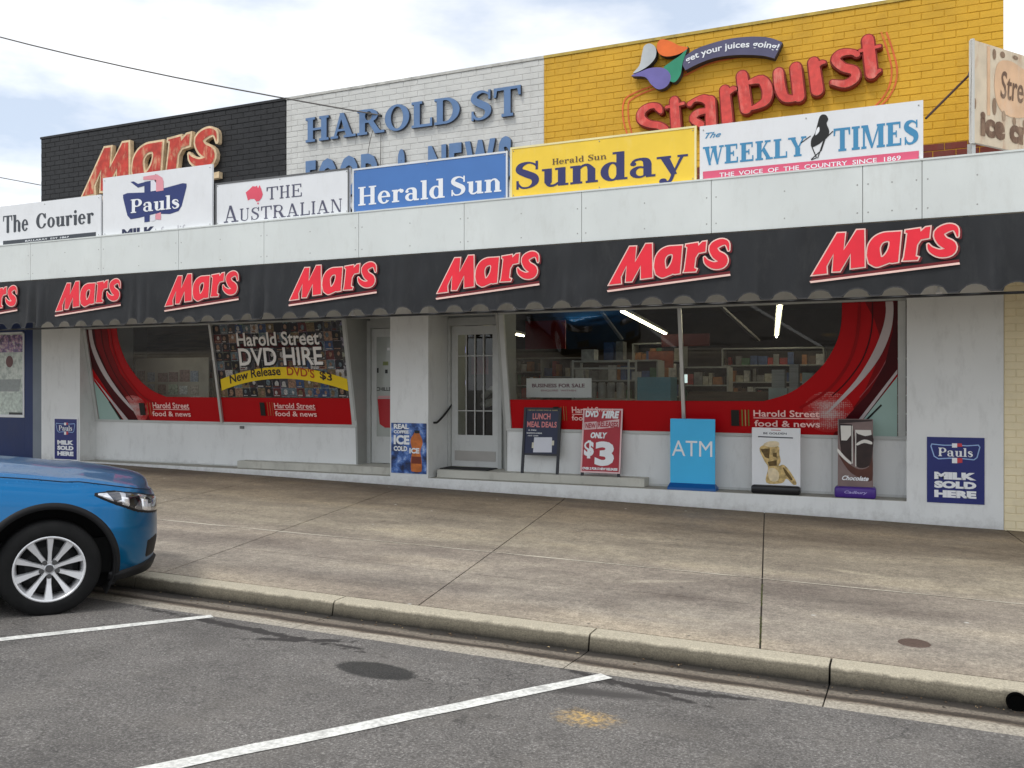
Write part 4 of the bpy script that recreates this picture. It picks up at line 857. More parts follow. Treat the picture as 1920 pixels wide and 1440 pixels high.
# ------------------------------------------------------------------ newspaper and milk signs on the verandah edge
SY = 9.56; SP = Plane((0, SY, 0), (1, 0, 0), (0, 0, 1)); SPF = Plane((0, SY-.0, 0), (1, 0, 0), (0, 0, 1))
navy = mat('ink_navy', srgb(38, 52, 110), .4, var=.05); gry = mat('ink_grey', srgb(62, 66, 72), .45); whi = mat('print_white', srgb(236, 238, 240), .4, var=.02)
def board(name, u0, u1, vt, label, face, frm=None, bottom=None):
    o = empty(name, label, 'sign', (0, 0, 0)); x0 = SP.px(u0, 400)[0]; x1 = SP.px(u1, 400)[0]; zt = SP.px(u0, vt)[1]; zb = ZT-.14 if bottom is None else bottom
    o.location = ((x0+x1)/2, SY, zb)
    MB().box(x0, x1, SY, SY+.03, zb, zt).build('board', face, o)
    if frm: f = .022; MB().box(x0, x0+f, SY-.006, SY-.0, zb, zt-f).box(x1-f, x1, SY-.006, SY-.0, zb, zt-f).box(x0, x1, SY-.006, SY-.0, zt-f, zt).build('frame', frm, o)
    mb = MB()
    for X_ in (x0+.25, x1-.25): mb.bar((X_, SY+.05, zb-.05), (X_, SY+.05, zt-.05), .04, .03).bar((X_, SY+.05, zt-.15), (X_, SY+.75, ZT-.16), .03, .03)
    mb.build('bracket', blackm, o)
    sc_ = MB()
    for X_ in (x0+.04, (x0+x1)/2, x1-.04):
        for Z_ in (zt-.045, ZT+.05): sc_.lathe([(0, -.008), (.006, -.007), (.007, .0)], (X_, SY, Z_), 'Y', 8)
    tag(sc_.build('screw_heads', mat('screw', (.35, .35, .33), .5), o), kind='stuff')
    return o, x0, x1, zb, zt
def sput(nm, s, m, o, k=1): return put(nm, s, SP, .003*k, m, o)
def two(p, u0, v0, u1, v1): a = p.px(u0, v0); b = p.px(u1, v1); return (*a, *b)   # bottom-left, top-right
def sfont(o, txt, box, m, pl=SP, k=1, name='lettering', off=None, **kw):
    for s in fitw(SF(txt, **kw), *two(pl, *box)):
        if s[0]: put(name, s, pl, off if off is not None else .003*k, m, o)
# 1 courier
o, x0, x1, zb, zt = board('newspaper_sign', -14, 189, 389, 'white board with black gothic newspaper title at the far left of the verandah roof', chalk, None)
sfont(o, 'The', (6, 437, 53, 400), gry, S=.235, H=.08, black=True); sfont(o, 'Courier', (68, 429, 176, 389), gry, S=.235, H=.08, black=True)
sput('underline_bar', union(plus([SP.px(6, 452), SP.px(180, 435), SP.px(180, 444), SP.px(6, 459)])), gry, o)
sput('lettering', fit(TF('BALLARAT  EST 1867', bold=.01), *two(SP, 48, 453.5, 130, 442.5)), whi, o, 2)
# 2 milk
o, x0, x1, zb, zt = board('milk_sign', 193, 398, 334, 'tall white milk board with navy badge, between the gothic title and the red map board', chalk)
def badge(o, pl, P, k=1, ink=navy, tw=True):
    f = lambda *pts: [P(*p_) for p_ in pts]; rd = mat('stripe_red', srgb(214, 80, 90), .4); pk = mat('stripe_pink', srgb(235, 190, 195), .4)
    put('badge', union(plus(spline(f((0, 20), (2, 12), (30, 16), (60, 16), (90, 12), (120, 16), (121, 20), (112, 48), (104, 62), (90, 64), (60, 62), (30, 64), (16, 62), (8, 48)), True, 3))), pl, .003*k, ink, o)
    return rd, pk
P1 = lambda x, y: SP.px(231+x, 343+y - .16*(x-2)+.0)
pr = [(0, 16), (0, 10), (8, 8), (40, 12), (75, 10), (112, 6), (119, 8), (119, 14), (110, 48), (104, 57), (88, 60), (60, 55), (30, 58), (14, 58), (8, 50)]
pr = [P1(x, y+12) for x, y in pr]
sput('badge', union(plus(pr)), navy, o)
sput('tail', union(plus([P1(40, 4), P1(52, 4), P1(52, 24), P1(40, 24)], [P1(14, 0), P1(20, 0), P1(28, 6), P1(46, 4), P1(46, 11), P1(28, 13)], [P1(40, 68), P1(50, 68), P1(50, 80), P1(40, 80)])), navy, o, 1.3)
pk = mat('ribbon_pink', srgb(226, 150, 160), .4); pw = mat('ribbon_white', srgb(225, 225, 232), .4)
sput('ribbon', union(plus([P1(52, 4), P1(62, 4), P1(62, 24), P1(52, 24)], [P1(52, 70), P1(60, 70), P1(60, 80), P1(52, 80)])), pw, o, 1.6)
sput('ribbon', union(plus([P1(62, 8), P1(76, 8), P1(76, 26), P1(62, 26)], [P1(38, -6), P1(64, -6), P1(74, 2), P1(76, 10), P1(62, 10), P1(58, 3), P1(38, 0)], [P1(61, 68), P1(71, 66), P1(71, 80), P1(61, 78)])), pk, o, 1.6)
sfont(o, 'Pauls', (246, 400, 337, 364), whi, k=3, S=.22)
s = fit(TF('MILK', bold=.05), *two(SP, 229, 450, 291, 424)); sput('lettering', s, mat('ink_dark_navy', srgb(30, 36, 70), .4), o)
sput('lettering', fit(TF('for life'), *two(SP, 301, 444, 356, 420)), mat('ink_faded', srgb(190, 190, 195), .5), o)
# 3 australian
o, x0, x1, zb, zt = board('newspaper_sign', 404, 655, 344, 'white board with a small red map of Australia above grey serif lettering', chalk, mat('thin_dark_frame', (.12, .12, .12), .4))
ozm = mat('map_red', srgb(226, 84, 104), .4)
oz = [(463, 368), (461, 361), (468, 355), (474, 349), (479, 350), (482, 348), (484, 353), (487, 347), (490, 354), (493, 364), (491, 371), (486, 377), (481, 378), (477, 373), (470, 373), (465, 376)]
sput('map', union(plus(pxpoly(SP, oz))), ozm, o)
sput('map', union(plus(pxpoly(SP, [(482, 380), (486, 380), (484, 384)]))), ozm, o)
sfont(o, 'THE', (500, 375, 566, 344), mat('ink_slate', srgb(84, 84, 104), .45), S=.13, H=.05, sp=.1)
sfont(o, 'A', (420, 418, 447, 384), _mc['ink_slate'], S=.13, H=.05); sfont(o, 'USTRALIAN', (450, 415, 641, 372), _mc['ink_slate'], S=.13, H=.05, sp=.1)
# 4 herald sun
blu = mat('board_blue', srgb(74, 120, 184), .4, var=.04)
o, x0, x1, zb, zt = board('newspaper_sign', 661, 952, 317, 'blue board with large white serif newspaper name', blu, mat('frame_white', (.7, .72, .74), .4))
sfont(o, 'Herald', (672, 386, 834, 334), whi); sfont(o, 'Sun', (846, 368, 940, 322), whi)
MB().box(x0, x1, SY-.006, SY-.0002, ZT+.0, ZT+.03).build('frame', _mc['frame_white'], o)
# 5 sunday
yel = mat('board_yellow', srgb(246, 208, 66), .45, var=.06, vscale=3, grime=.18, gcol=(.9, .8, .5))
o, x0, x1, zb, zt = board('newspaper_sign', 957, 1306, 277, 'yellow board with big navy serif lettering for the Sunday paper', yel, mat('frame_cream', srgb(238, 226, 170), .4))
nv2 = mat('ink_indigo', srgb(52, 54, 104), .45)
sfont(o, 'Sunday', (967, 356, 1290, 270), nv2, S=.21, H=.07); sfont(o, 'Herald Sun', (1036, 309, 1137, 287), mat('ink_brown', srgb(90, 70, 60), .5), S=.15, k=2)
# 6 weekly times
o, x0, x1, zb, zt = board('newspaper_sign', 1312, 1731, 237, 'largest white board, blue slab lettering, black bird and pink strip', chalk)
sky_i = mat('ink_blue', srgb(68, 140, 182), .45, var=.05)
sfont(o, 'WEEKLY', (1318, 311, 1512, 255), sky_i, S=.25, H=.1, t=.1, sp=.05); sfont(o, 'TIMES', (1563, 285, 1722, 224), sky_i, S=.25, H=.1, t=.1, sp=.06)
sput('lettering', fit(TF('The', shear=.5, bold=.015), *two(SP, 1322, 260, 1352, 246)), sky_i, o)
pinks = mat('strip_pink', srgb(220, 92, 122), .45, var=.05)
a = SP.px(1318, 330); b = SP.px(1723, 302); xs0 = SP.px(1318, 330)[0]; zs1 = SP.px(1318, 322)[1]
sput('pink_strip', union(plus(rect(xs0, ZT-.05, SP.px(1723, 300)[0], zs1))), pinks, o)
sput('lettering', fit(TF('THE  VOICE  OF  THE  COUNTRY  SINCE  1869', bold=.012), SP.px(1349, 330)[0], ZT+.035, SP.px(1689, 300)[0], zs1-.03), whi, o, 2)
bird = [(1533, 232), (1536, 221), (1541, 215), (1549, 216), (1553, 224), (1550, 232), (1555, 246), (1551, 258), (1543, 264), (1536, 270), (1522, 276), (1521, 262), (1528, 250)]
bk_i = mat('ink_black', (.012, .012, .012), .5)
legs = [[(1521, 272), (1526, 284), (1531, 296)], [(1537, 268), (1545, 262), (1533, 297)], [(1502, 268), (1520, 255)], [(1531, 296), (1521, 300)], [(1545, 262), (1562, 246)], [(1548, 258), (1540, 282), (1521, 299)]]
prs = plus(pxpoly(SP, bird, True, 4))
for lp in legs: prs += plus(*stroke([(*SP.px(*p_), .010) for p_ in lp]))
sput('bird', union(prs), bk_i, o); sput('bird_wing_patch', union(plus(pxpoly(SP, [(1531, 243), (1536, 238), (1536, 247), (1529, 254)], True, 3))), whi, o, 1.6)
# ------------------------------------------------------------------ raised lettering on the parapet
BP = Plane((0, D-.012, 0), (1, 0, 0), (0, 0, 1))
rl = empty('raised_lettering', 'blue raised serif letters on the white bricks, lower line half hidden by the boards', 'sign lettering', (-6.7, D-.02, 4.9))
lb = mat('letter_blue', srgb(96, 126, 166), .5, var=.08, vscale=6, grime=.15); lbs = mat('letter_blue_edge', srgb(60, 66, 78), .6)
def raised(o, shapes, m, ms, off=.055, th=.05):
    for s in shapes:
        if s[0]: put('letter', s, BP, off, m, o, th, ms)
raised(rl, fitw(SF('HAROLD', t=.1, S=.21, H=.09), *two(BP, 577, 269, 865, 181)), lb, lbs)
raised(rl, fitw(SF('ST', t=.1, S=.21, H=.09), *two(BP, 886, 229, 979, 161)), lb, lbs)
def sans(txt, box, sp=.06, bold=.06):
    x = 0; out = []
    for c_ in txt:
        s = TF(c_, bold=bold)
        a_, b_, c2, d_ = bbox(s); out.append(xf(s, lambda X_, Y_: (X_-a_+x, Y_))); x += c2-a_+sp
    a_, b_, c2, d_ = bbox(joinS(out)); X0, Y0, X1, Y1 = box
    return [xf(s, lambda X_, Y_: (X0+(X_-a_)/(c2-a_)*(X1-X0), Y0+(Y_-b_)/(d_-b_)*(Y1-Y0))) for s in out]
def hb(u0, vt0, u1, h):      # box whose top line starts at (u0, vt0)
    x0 = BP.px(u0, vt0)[0]; x1 = BP.px(u1, vt0)[0]; z = BP.px(u0, vt0)[1]; return (x0, z-h, x1, z)
lb2 = lb
raised(rl, sans('FOOD', hb(577, 303, 712, .62), .12, .05), lb2, lbs); raised(rl, sans('&', hb(747, 282, 769, .62)), lb2, lbs); raised(rl, sans('NEWS', hb(806, 275, 962, .62), .12, .05), lb2, lbs)
# raised chocolate bar logo on the black bricks
mr_ = empty('raised_lettering', 'weathered red raised chocolate bar name with peeling cream edges on the black bricks', 'sign lettering', (-12, D-.02, 4.7))
wred = mat('weathered_red', srgb(190, 62, 48), .6, var=.25, vscale=9, grime=1.4, gcol=srgb(214, 170, 130)); wcr = mat('weathered_cream', srgb(222, 196, 158), .6, var=.2, vscale=9, grime=.6, gcol=(.3, .14, .08))
q0 = AP_.px(1100+190/4.8, 400+645/4.8); q1 = AP_.px(1100+1285/4.8, 400+225/4.8)
wl0 = BP.px(160, 370); wr0 = BP.px(415, 243)
def lp(x, y):
    tx = (x-q0[0])/(q1[0]-q0[0]); ty = (y-q0[1])/(q1[1]-q0[1])
    return (wl0[0]+tx*(wr0[0]-wl0[0])*1.0, wl0[1]-.02+ty*(wr0[1]-wl0[1]+.02)+.03*tx)
MP = lambda pts: [lp(*zp(*p)) for p in pts]
sc_w = (wr0[0]-wl0[0])/1110
ms = [(Mp, None), (Ap, Ah), (Rp, None)]
for P_, hole in ms:
    for g_, off, th, m_, sd_ in ((.018, .085, .08, wcr, wcr), (-.020, .092, .006, wred, wcr)):
        pr = [('+', grow_poly(MP(P_), g_))]
        if hole: pr.append(('-', grow_poly(MP(hole), -g_)))
        put('letter' if g_ > 0 else 'letter_face', union(pr), BP, off, m_, mr_, th, sd_)
sp_ = [(*lp(*zp(x, y)), w_*sc_w*1.0) for x, y, w_ in spline(Sp, False, 4)]
for g_, off, th, m_ in ((.018, .085, .08, wcr), (-.020, .092, .006, wred)): put('letter' if g_ > 0 else 'letter_face', union(plus(*stroke(sp_, g_, True))), BP, off, m_, mr_, th, wcr)
a_ = lp(*zp(170, 692)); b_ = lp(*zp(1296, 560)); put('underline', union(plus([a_, (b_[0], b_[1]-.05), (b_[0], b_[1]+.05), (a_[0], a_[1]+.06)])), BP, .09, wcr, mr_, .085, wcr)
# starburst
st = empty('raised_lettering', 'red raised bubble letters in an arc on the yellow bricks, with fruit drops', 'sign lettering', (-1.8, D-.02, 5.2))
sred = mat('burst_red', srgb(212, 74, 66), .5, var=.18, vscale=12, grime=.55, gcol=srgb(240, 190, 170)); srd = mat('burst_dark', srgb(130, 34, 24), .6)
cols = {'dk': srd}
def px2(p): return BP.px(p[0], p[1])
def stk(pts, nn=4, grow=0, caps=True):
    q_ = [(*BP.px(p[0], p[1]), p[2]*.0064) for p in pts]
    q_ = spline(q_, False, nn) if len(q_) > 2 else q_
    return stroke(q_, grow, caps)
letters = [
 [[(1244, 212, 9), (1238, 204, 13), (1222, 204, 15), (1208, 214, 19), (1207, 228, 21), (1222, 237, 17), (1240, 240, 17), (1252, 250, 18), (1240, 266, 16), (1210, 270, 12)], [(1236, 207, 13), (1243, 214, 11)]],
 [[(1268, 194, 21), (1272, 250, 23)], [(1254, 206, 9), (1285, 199, 9)]],
 [[(1297, 200, 13), (1306, 193, 10), (1322, 190, 18), (1334, 196, 22)], [(1335, 194, 23), (1337, 240, 24)], [(1334, 212, 12), (1312, 216, 16), (1303, 228, 17), (1318, 238, 16)]],
 [[(1362, 174, 22), (1367, 232, 24)], [(1364, 184, 10), (1376, 173, 14), (1382, 172, 10)]],
 [[(1394, 148, 24), (1402, 208, 25)], [(1408, 160, 12), (1430, 155, 20), (1441, 172, 23), (1438, 194, 20), (1418, 206, 12), (1404, 209, 10)]],
 [[(1462, 142, 22), (1465, 170, 23), (1474, 188, 19), (1490, 190, 15), (1500, 186, 12)], [(1494, 133, 24), (1500, 186, 24)]],
 [[(1527, 123, 23), (1534, 174, 25)], [(1530, 134, 10), (1540, 124, 12), (1547, 123, 9)]],
 [[(1608, 108, 14), (1598, 104, 13), (1578, 106, 17), (1568, 118, 19), (1582, 132, 18), (1602, 138, 19), (1604, 152, 19), (1586, 163, 17), (1562, 160, 12)]],
 [[(1628, 82, 24), (1635, 143, 24)], [(1613, 102, 9), (1650, 93, 9)], [(1637, 146, 12), (1650, 138, 9)]]]
for lt in letters:
    pr = []; pr2 = []
    for sk in lt: pr += plus(*stk(sk, 4, .006)); pr2 += plus(*stk(sk, 4, -.012))
    put('letter', union(pr), BP, .105, srd, st, .10, srd); put('letter_face', union(pr2), BP, .125, sred, st, .022, mat('burst_edge', srgb(238, 170, 150), .5, var=.2, vscale=20))
orl = mat('outline_orange_red', srgb(222, 108, 58), .7, var=.2, vscale=9, grime=.6, gcol=(.66, .385, .035))
for off_ in (0, 10):
    ol = [(1176+off_*.9, 252), (1169+off_, 225), (1168+off_, 200), (1176+off_*.6, 182+off_*.6), (1205, 168+off_*.7), (1250, 152+off_*.6), (1290, 133+off_*.6), (1335, 112+off_*.6), (1400, 98+off_*.7)]
    put('painted_outline', union(plus(*stk([(*p_, 3) for p_ in ol], 4, 0, False))), BP, .004, orl, st)
    orr = [(1652-off_*.0+off_, 60), (1664+off_, 95), (1672+off_, 130), (1668+off_, 160), (1655+off_, 184), (1640+off_, 200)]
    put('painted_outline', union(plus(*stk([(*p_, 3) for p_ in orr], 4, 0, False))), BP, .004, orl, st)
drops = [('white_drop', (.52, .55, .56), [(1192, 143), (1204, 128), (1209, 105), (1213, 92), (1224, 88), (1234, 96), (1234, 112), (1224, 126), (1208, 137)]),
 ('orange_drop', srgb(236, 112, 40), [(1236, 92), (1244, 80), (1262, 84), (1278, 92), (1294, 96), (1276, 108), (1254, 112), (1240, 106)]),
 ('green_drop', srgb(44, 142, 108), [(1294, 93), (1282, 108), (1262, 122), (1248, 134), (1252, 150), (1268, 160), (1280, 146), (1284, 124)]),
 ('purple_drop', srgb(112, 104, 168), [(1189, 148), (1206, 140), (1226, 133), (1250, 134), (1262, 148), (1256, 166), (1240, 173), (1226, 164), (1214, 150)])]
for nm, co, pts in drops: put(nm, union(plus(pxpoly(BP, pts, True, 5))), BP, .12+.006*len(nm)/10, mat(nm, co, .45, var=.1, vscale=6), st, .11, mat('drop_edge', (.05, .05, .06), .6))
rb = [(1284, 128, 24), (1310, 112, 30), (1340, 101, 30), (1375, 94, 33), (1410, 92, 35), (1440, 94, 35), (1462, 101, 32)]
slate = mat('ribbon_slate', srgb(86, 84, 112), .5, var=.08, vscale=5)
put('ribbon', union(plus(*stk(rb, 4, 0, False))), BP, .12, slate, st, .11, mat('ribbon_dark', (.04, .04, .05), .6))
rs = spline([(*BP.px(p[0], p[1]),) for p in [(1290, 121), (1310, 111), (1340, 101), (1375, 93.5), (1410, 91), (1440, 92), (1462, 97)]], False, 6)
def along(s, pts, h, up=0):
    a_, b_, c2, d_ = bbox(s); Ls = [0]
    for i in range(1, len(pts)): Ls.append(Ls[-1]+math.dist(pts[i-1], pts[i]))
    T = Ls[-1]
    def f(x, y):
        t = (x-a_)/(c2-a_)*T; i = max(0, min(len(pts)-2, next((j-1 for j in range(1, len(Ls)) if Ls[j] >= t), len(pts)-2))); r_ = (t-Ls[i])/(Ls[i+1]-Ls[i])
        p = Vector(pts[i]).lerp(Vector(pts[i+1]), r_); d_2 = (Vector(pts[i+1])-Vector(pts[i])).normalized(); n_ = Vector((-d_2.y, d_2.x)); q_ = p+n_*((y-b_)/(d_-b_)*h-h/2+up); return (q_.x, q_.y)
    return xf(s, f)
put('lettering', along(TF('get your juices going!', bold=.02), rs, .105), BP, .125, whi, st)
# ------------------------------------------------------------------ posters on the pillars
def flatsign(name, label, cat, pl, x0, z0, x1, z1, m, th=.006, edge=None, off=.008):
    o = empty(name, label, cat, pl.pt((x0+x1)/2, z0)); put('sheet', union(plus(rect(x0, z0, x1, z1))), pl, off, m, o, th, edge or m); return o
PP = Plane((0, D, 0), (1, 0, 0), (0, 0, 1))
nvy = mat('poster_navy', srgb(32, 42, 112), .35, var=.06); 
def milk(pl, x0, z0, x1, z1, label, edge):
    if edge: o = flatsign('milk_poster', label, 'poster', pl, x0, z0, x1, z1, chalk); x0 += .03; x1 -= .03; z0 += .02; z1 -= .03; put('print', union(plus(rect(x0, z0, x1, z1))), pl, .0095, nvy, o)
    else: o = flatsign('milk_poster', label, 'poster', pl, x0, z0, x1, z1, nvy)
    W, H_ = x1-x0, z1-z0; P = lambda a_, b_: (x0+a_*W, z0+b_*H_)
    B = [P(*p_) for p_ in [(.06, .86), (.08, .9), (.3, .885), (.5, .89), (.7, .885), (.9, .9), (.93, .86), (.88, .70), (.82, .66), (.6, .675), (.5, .67), (.4, .675), (.2, .66), (.12, .70)]]
    put('badge_outline', union([('+', B), ('-', grow_poly(B, -.012))]), pl, .0115, mat('badge_sky', srgb(150, 180, 225), .4), o)
    put('stripe', union(plus([P(.44, .845), P(.53, .845), P(.53, .91), P(.44, .91)], [P(.44, .61), P(.53, .61), P(.53, .69), P(.44, .69)])), pl, .012, whi, o)
    put('stripe', union(plus([P(.53, .86), P(.62, .86), P(.61, .91), P(.53, .91)], [P(.53, .61), P(.62, .62), P(.62, .69), P(.53, .69)])), pl, .012, mat('stripe_red2', srgb(200, 60, 70), .4), o)
    for s in fitw(SF('Pauls', S=.2), *P(.2, .71), *P(.8, .84)): put('lettering', s, pl, .013, whi, o)
    for t_, b_ in (('MILK', .36), ('SOLD', .225), ('HERE', .085)):
        put('lettering', fit(TF(t_, bold=.07), *P(.13, b_), *P(.86, b_+.11)), pl, .012, whi, o)
a_ = PP.px(1738, 938); b_ = PP.px(1846, 822); milk(PP, a_[0], a_[1]-.02, b_[0], b_[1]+.005, 'large navy milk poster low on the wide right end pillar', False)
a_ = PP.px(101, 862); b_ = PP.px(147, 783); milk(PP, a_[0], a_[1], b_[0], b_[1], 'narrow navy milk poster with a white border on the left pillar behind the car', True)
# iced coffee poster
a_ = PP.px(734, 886); b_ = PP.px(801, 794)
icm = bpy.data.materials.new('ice_print'); icm.use_nodes = True; N = icm.node_tree.nodes; L = icm.node_tree.links; b = N['Principled BSDF']; b.inputs['Roughness'].default_value = .35; g = N.new('ShaderNodeNewGeometry')
L.new(ramp(noi(7, 5, .65), [(.35, srgb(12, 22, 50)), (.47, srgb(30, 66, 128)), (.57, srgb(80, 120, 190)), (.68, srgb(170, 190, 225))]), b.inputs['Base Color'])
o = flatsign('iced_coffee_poster', 'blue iced coffee poster with an orange bottle on the middle pillar', 'poster', PP, a_[0]+.0, a_[1], b_[0]-.01, b_[1], icm)
W = b_[0]-a_[0]; Hh = b_[1]-a_[1]; P = lambda x, y: (a_[0]+x*W, a_[1]+y*Hh)
for t_, r_ in (('REAL', (.08, .88, .5, .98)), ('COFFEE', (.08, .79, .5, .855)), ('ICE', (.08, .57, .52, .76)), ('COLD', (.08, .44, .46, .54)), ('ICE', (.52, .40, .80, .51))):
    put('lettering', fit(TF(t_, bold=.05), *P(*r_[:2]), *P(*r_[2:])), PP, .016, whi, o)
bt_o = mat('bottle_orange', srgb(196, 110, 48), .4, var=.25, vscale=14); 
put('bottle_picture', union(plus(spline([P(*p_) for p_ in [(.66, .82), (.64, .79), (.56, .70), (.55, .6), (.6, .45), (.56, .3), (.56, .08), (.62, .04), (.82, .04), (.86, .1), (.85, .3), (.82, .45), (.88, .6), (.86, .7), (.8, .79), (.8, .82)]], True, 3))), PP, .010, bt_o, o)
put('bottle_picture', union(plus([P(.66, .80), P(.8, .80), P(.8, .86), P(.66, .86)])), PP, .012, bk_i, o)
put('bottle_picture', union(plus([P(.57, .2), P(.85, .2), P(.84, .34), P(.58, .34)])), PP, .012, mat('bottle_label', srgb(120, 50, 30), .4), o)
# ------------------------------------------------------------------ leaning boards and pavement signs
def leaner(name, label, u0, v0, u1, v1, Y, lean, m, rim, z0=None):
    # board stands on z0 and leans back; front plane defined at its foot
    x0 = at(u0, v1, Y).x; x1 = at(u1, v1, Y).x; zb = z0; zt = at(u0, v0, Y+lean*.8).z; pl = Plane((0, Y, zb), (1, 0, 0), (0, lean, zt-zb)); Hh = math.hypot(lean, zt-zb)
    return pl, x0, x1, Hh
z0 = LEDGE+.115
# navy board on legs
pl, x0, x1, Hh = leaner('', '', 977, 764, 1047, 885, 11.56, .13, None, None, z0)
o = empty('menu_board', 'dark navy menu board on black legs with a white paper sheet taped to it', 'sign board', pl.pt((x0+x1)/2, 0)); rim = mat('black_rim', (.02, .02, .025), .4); nb = mat('menu_navy', srgb(30, 36, 66), .4, var=.1)
yb0 = Hh*.29
for xx in (x0, x1-.035): MB().bar(pl.pt(xx+.017, .0, 0), pl.pt(xx+.017, Hh, 0), .035, .035, up=pl.n).build('leg', rim, o)
MB().bar(pl.pt(x0, yb0, 0), pl.pt(x1, yb0, 0), .03, .03, up=pl.n).build('rail', rim, o)
MB().bar(pl.pt(x0+.035, Hh-.015, 0), pl.pt(x1-.035, Hh-.015, 0), .03, .03, up=pl.n).build('rail', rim, o)
put('panel', union(plus(rect(x0+.034, yb0+.01, x1-.034, Hh-.02))), pl, .006, nb, o, .012)
W = x1-x0; Q = lambda a_, b_: (x0+a_*W, yb0+b_*(Hh-yb0))
mi_ = mat('menu_pink', srgb(214, 130, 130), .45, var=.15, vscale=20)
for t_, r_, m_ in (('Harold Street food & news', (.1, .93, .9, .965), mat('menu_tan', srgb(160, 150, 110), .5)), ('LUNCH', (.24, .745, .72, .875), mi_), ('MEAL DEALS', (.1, .575, .9, .70), mi_), ('2 PIES', (.14, .50, .36, .525), chalk), ('SANDWICH & DRINK', (.1, .435, .52, .465), chalk), ('HOT CHIPS', (.14, .38, .42, .405), chalk)):
    put('lettering', fit(TF(t_, bold=.03), *Q(*r_[:2]), *Q(*r_[2:])), pl, .010, m_, o)
put('paper', union(plus([Q(.30, .04), Q(.80, .05), Q(.79, .37), Q(.31, .36)])), pl, .009, mat('paper', srgb(214, 216, 224), .7, var=.04), o)
put('tape', union(plus([Q(.26, .13), Q(.31, .13), Q(.31, .25), Q(.26, .25)], [Q(.79, .2), Q(.85, .2), Q(.85, .3), Q(.79, .3)])), pl, .011, mat('tape', srgb(210, 205, 185), .4), o)
# red three dollar board
pl, x0, x1, Hh = leaner('', '', 1088, 766, 1163, 887, 11.56, .13, None, None, z0)
o = empty('hire_board', 'red and white disc hire board showing a large three dollar price, on low feet', 'sign board', pl.pt((x0+x1)/2, 0)); rdb = mat('board_red', srgb(170, 34, 48), .4, var=.08, vscale=5); prim = mat('rim_pinkish', srgb(222, 188, 188), .4)
for xx in (x0+.02, x1-.03): MB().bar(pl.pt(xx, 0, -.02), pl.pt(xx, .2, -.02), .035, .03, up=pl.n).build('foot', rim, o)
put('panel', union(plus(rect(x0, .045, x1, Hh))), pl, .006, rdb, o, .02, rim)
R1 = rect(x0, .045, x1, Hh); put('rim', union([('+', R1), ('-', grow_poly(R1, -.022))]), pl, .010, prim, o, .004)
W = x1-x0; Q = lambda a_, b_: (x0+a_*W, .045+b_*(Hh-.045))
for t_, r_, m_, sh in (('DVD', (.07, .865, .40, .965), whi, .0), ('HIRE', (.48, .85, .92, .965), whi, .2), ('ONLY', (.22, .535, .64, .63), whi, .2), ('$', (.07, .22, .32, .50), whi, .0), ('3', (.35, .11, .83, .49), whi, 0), ('OVER 2 FOR 5 NEW RELEASES', (.05, .045, .93, .085), whi, 0)):
    put('lettering', fit(TF(t_, bold=.06 if t_ not in '3$' else .05, shear=sh), *Q(*r_[:2]), *Q(*r_[2:])), pl, .011, m_, o)
put('label_strip', union(plus([Q(.05, .665), Q(.36, .68), Q(.36, .80), Q(.05, .78)], [Q(.38, .68), Q(.92, .72), Q(.92, .84), Q(.38, .79)])), pl, .009, prim, o)
put('lettering', fit(TF('NEW', bold=.03), *Q(.08, .69), *Q(.34, .77)), pl, .0115, rdb, o); put('lettering', fit(TF('RELEASES', bold=.03), *Q(.40, .71), *Q(.90, .80)), pl, .0115, rdb, o)
# three pavement signs on the ledge
def pave(u0, v0, u1, v1, Yc, label, face, base, basew, baseh, name='pavement_sign', inset=0):
    zb = LEDGE+baseh; p0 = at(u0, v1, Yc); p1 = at(u1, v0, Yc); o = empty(name, label, 'pavement sign', ((p0.x+p1.x)/2, Yc, LEDGE))
    x0, x1 = p0.x, p1.x; zt = p1.z
    MB().box(x0, x1, Yc-.012, Yc+.012, zb-.02, zt, bev=.004).build('panel', face, o)
    V = []; 
    mb = MB(); xa, xb = x0-basew, x1+basew
    if inset:
        mb.box(xa, xb, Yc-.095, Yc+.11, LEDGE, zb, bev=.028); mb.build('base', base, o, True); return o, x0, x1, zb, zt
    mb.add([(xa-.01, Yc-.09, LEDGE), (xb+.01, Yc-.09, LEDGE), (xb+.01, Yc+.12, LEDGE), (xa-.01, Yc+.12, LEDGE), (xa-.01, Yc-.085, LEDGE+.03), (xb+.01, Yc-.085, LEDGE+.03), (xb+.01, Yc+.115, LEDGE+.03), (xa-.01, Yc+.115, LEDGE+.03), (xa+.01, Yc-.025, zb), (xb-.01, Yc-.025, zb), (xb-.01, Yc+.03, zb), (xa+.01, Yc+.03, zb)],
        [(0, 1, 5, 4), (1, 2, 6, 5), (2, 3, 7, 6), (3, 0, 4, 7), (4, 5, 9, 8), (5, 6, 10, 9), (6, 7, 11, 10), (7, 4, 8, 11), (8, 9, 10, 11)])
    mb.build('base', base, o); return o, x0, x1, zb, zt
YC = 11.50
cy_ = mat('atm_blue', srgb(66, 186, 238), .4, var=.04); o, x0, x1, zb, zt = pave(1257, 786, 1341, 905, YC, 'bright blue cash machine pavement sign with white capital letters', cy_, mat('atm_base', srgb(8, 84, 150), .4), .01, .085)
pl = Plane((0, YC-.0125, 0), (1, 0, 0), (0, 0, 1)); W = x1-x0; Hh = zt-zb; Q = lambda a_, b_: (x0+a_*W, zb+b_*Hh)
put('lettering', fit(TF('ATM', bold=.0), *Q(.04, .42), *Q(.94, .66)), pl, .002, whi, o)
o, x0, x1, zb, zt = pave(1410, 803, 1501, 906, YC, 'white pavement sign picturing a golden statue, on a black base', chalk, mat('black_plastic', (.012, .012, .014), .3), .0, .11, inset=1)
W = x1-x0; Hh = zt-zb; Q = lambda a_, b_: (x0+a_*W, zb+b_*Hh)
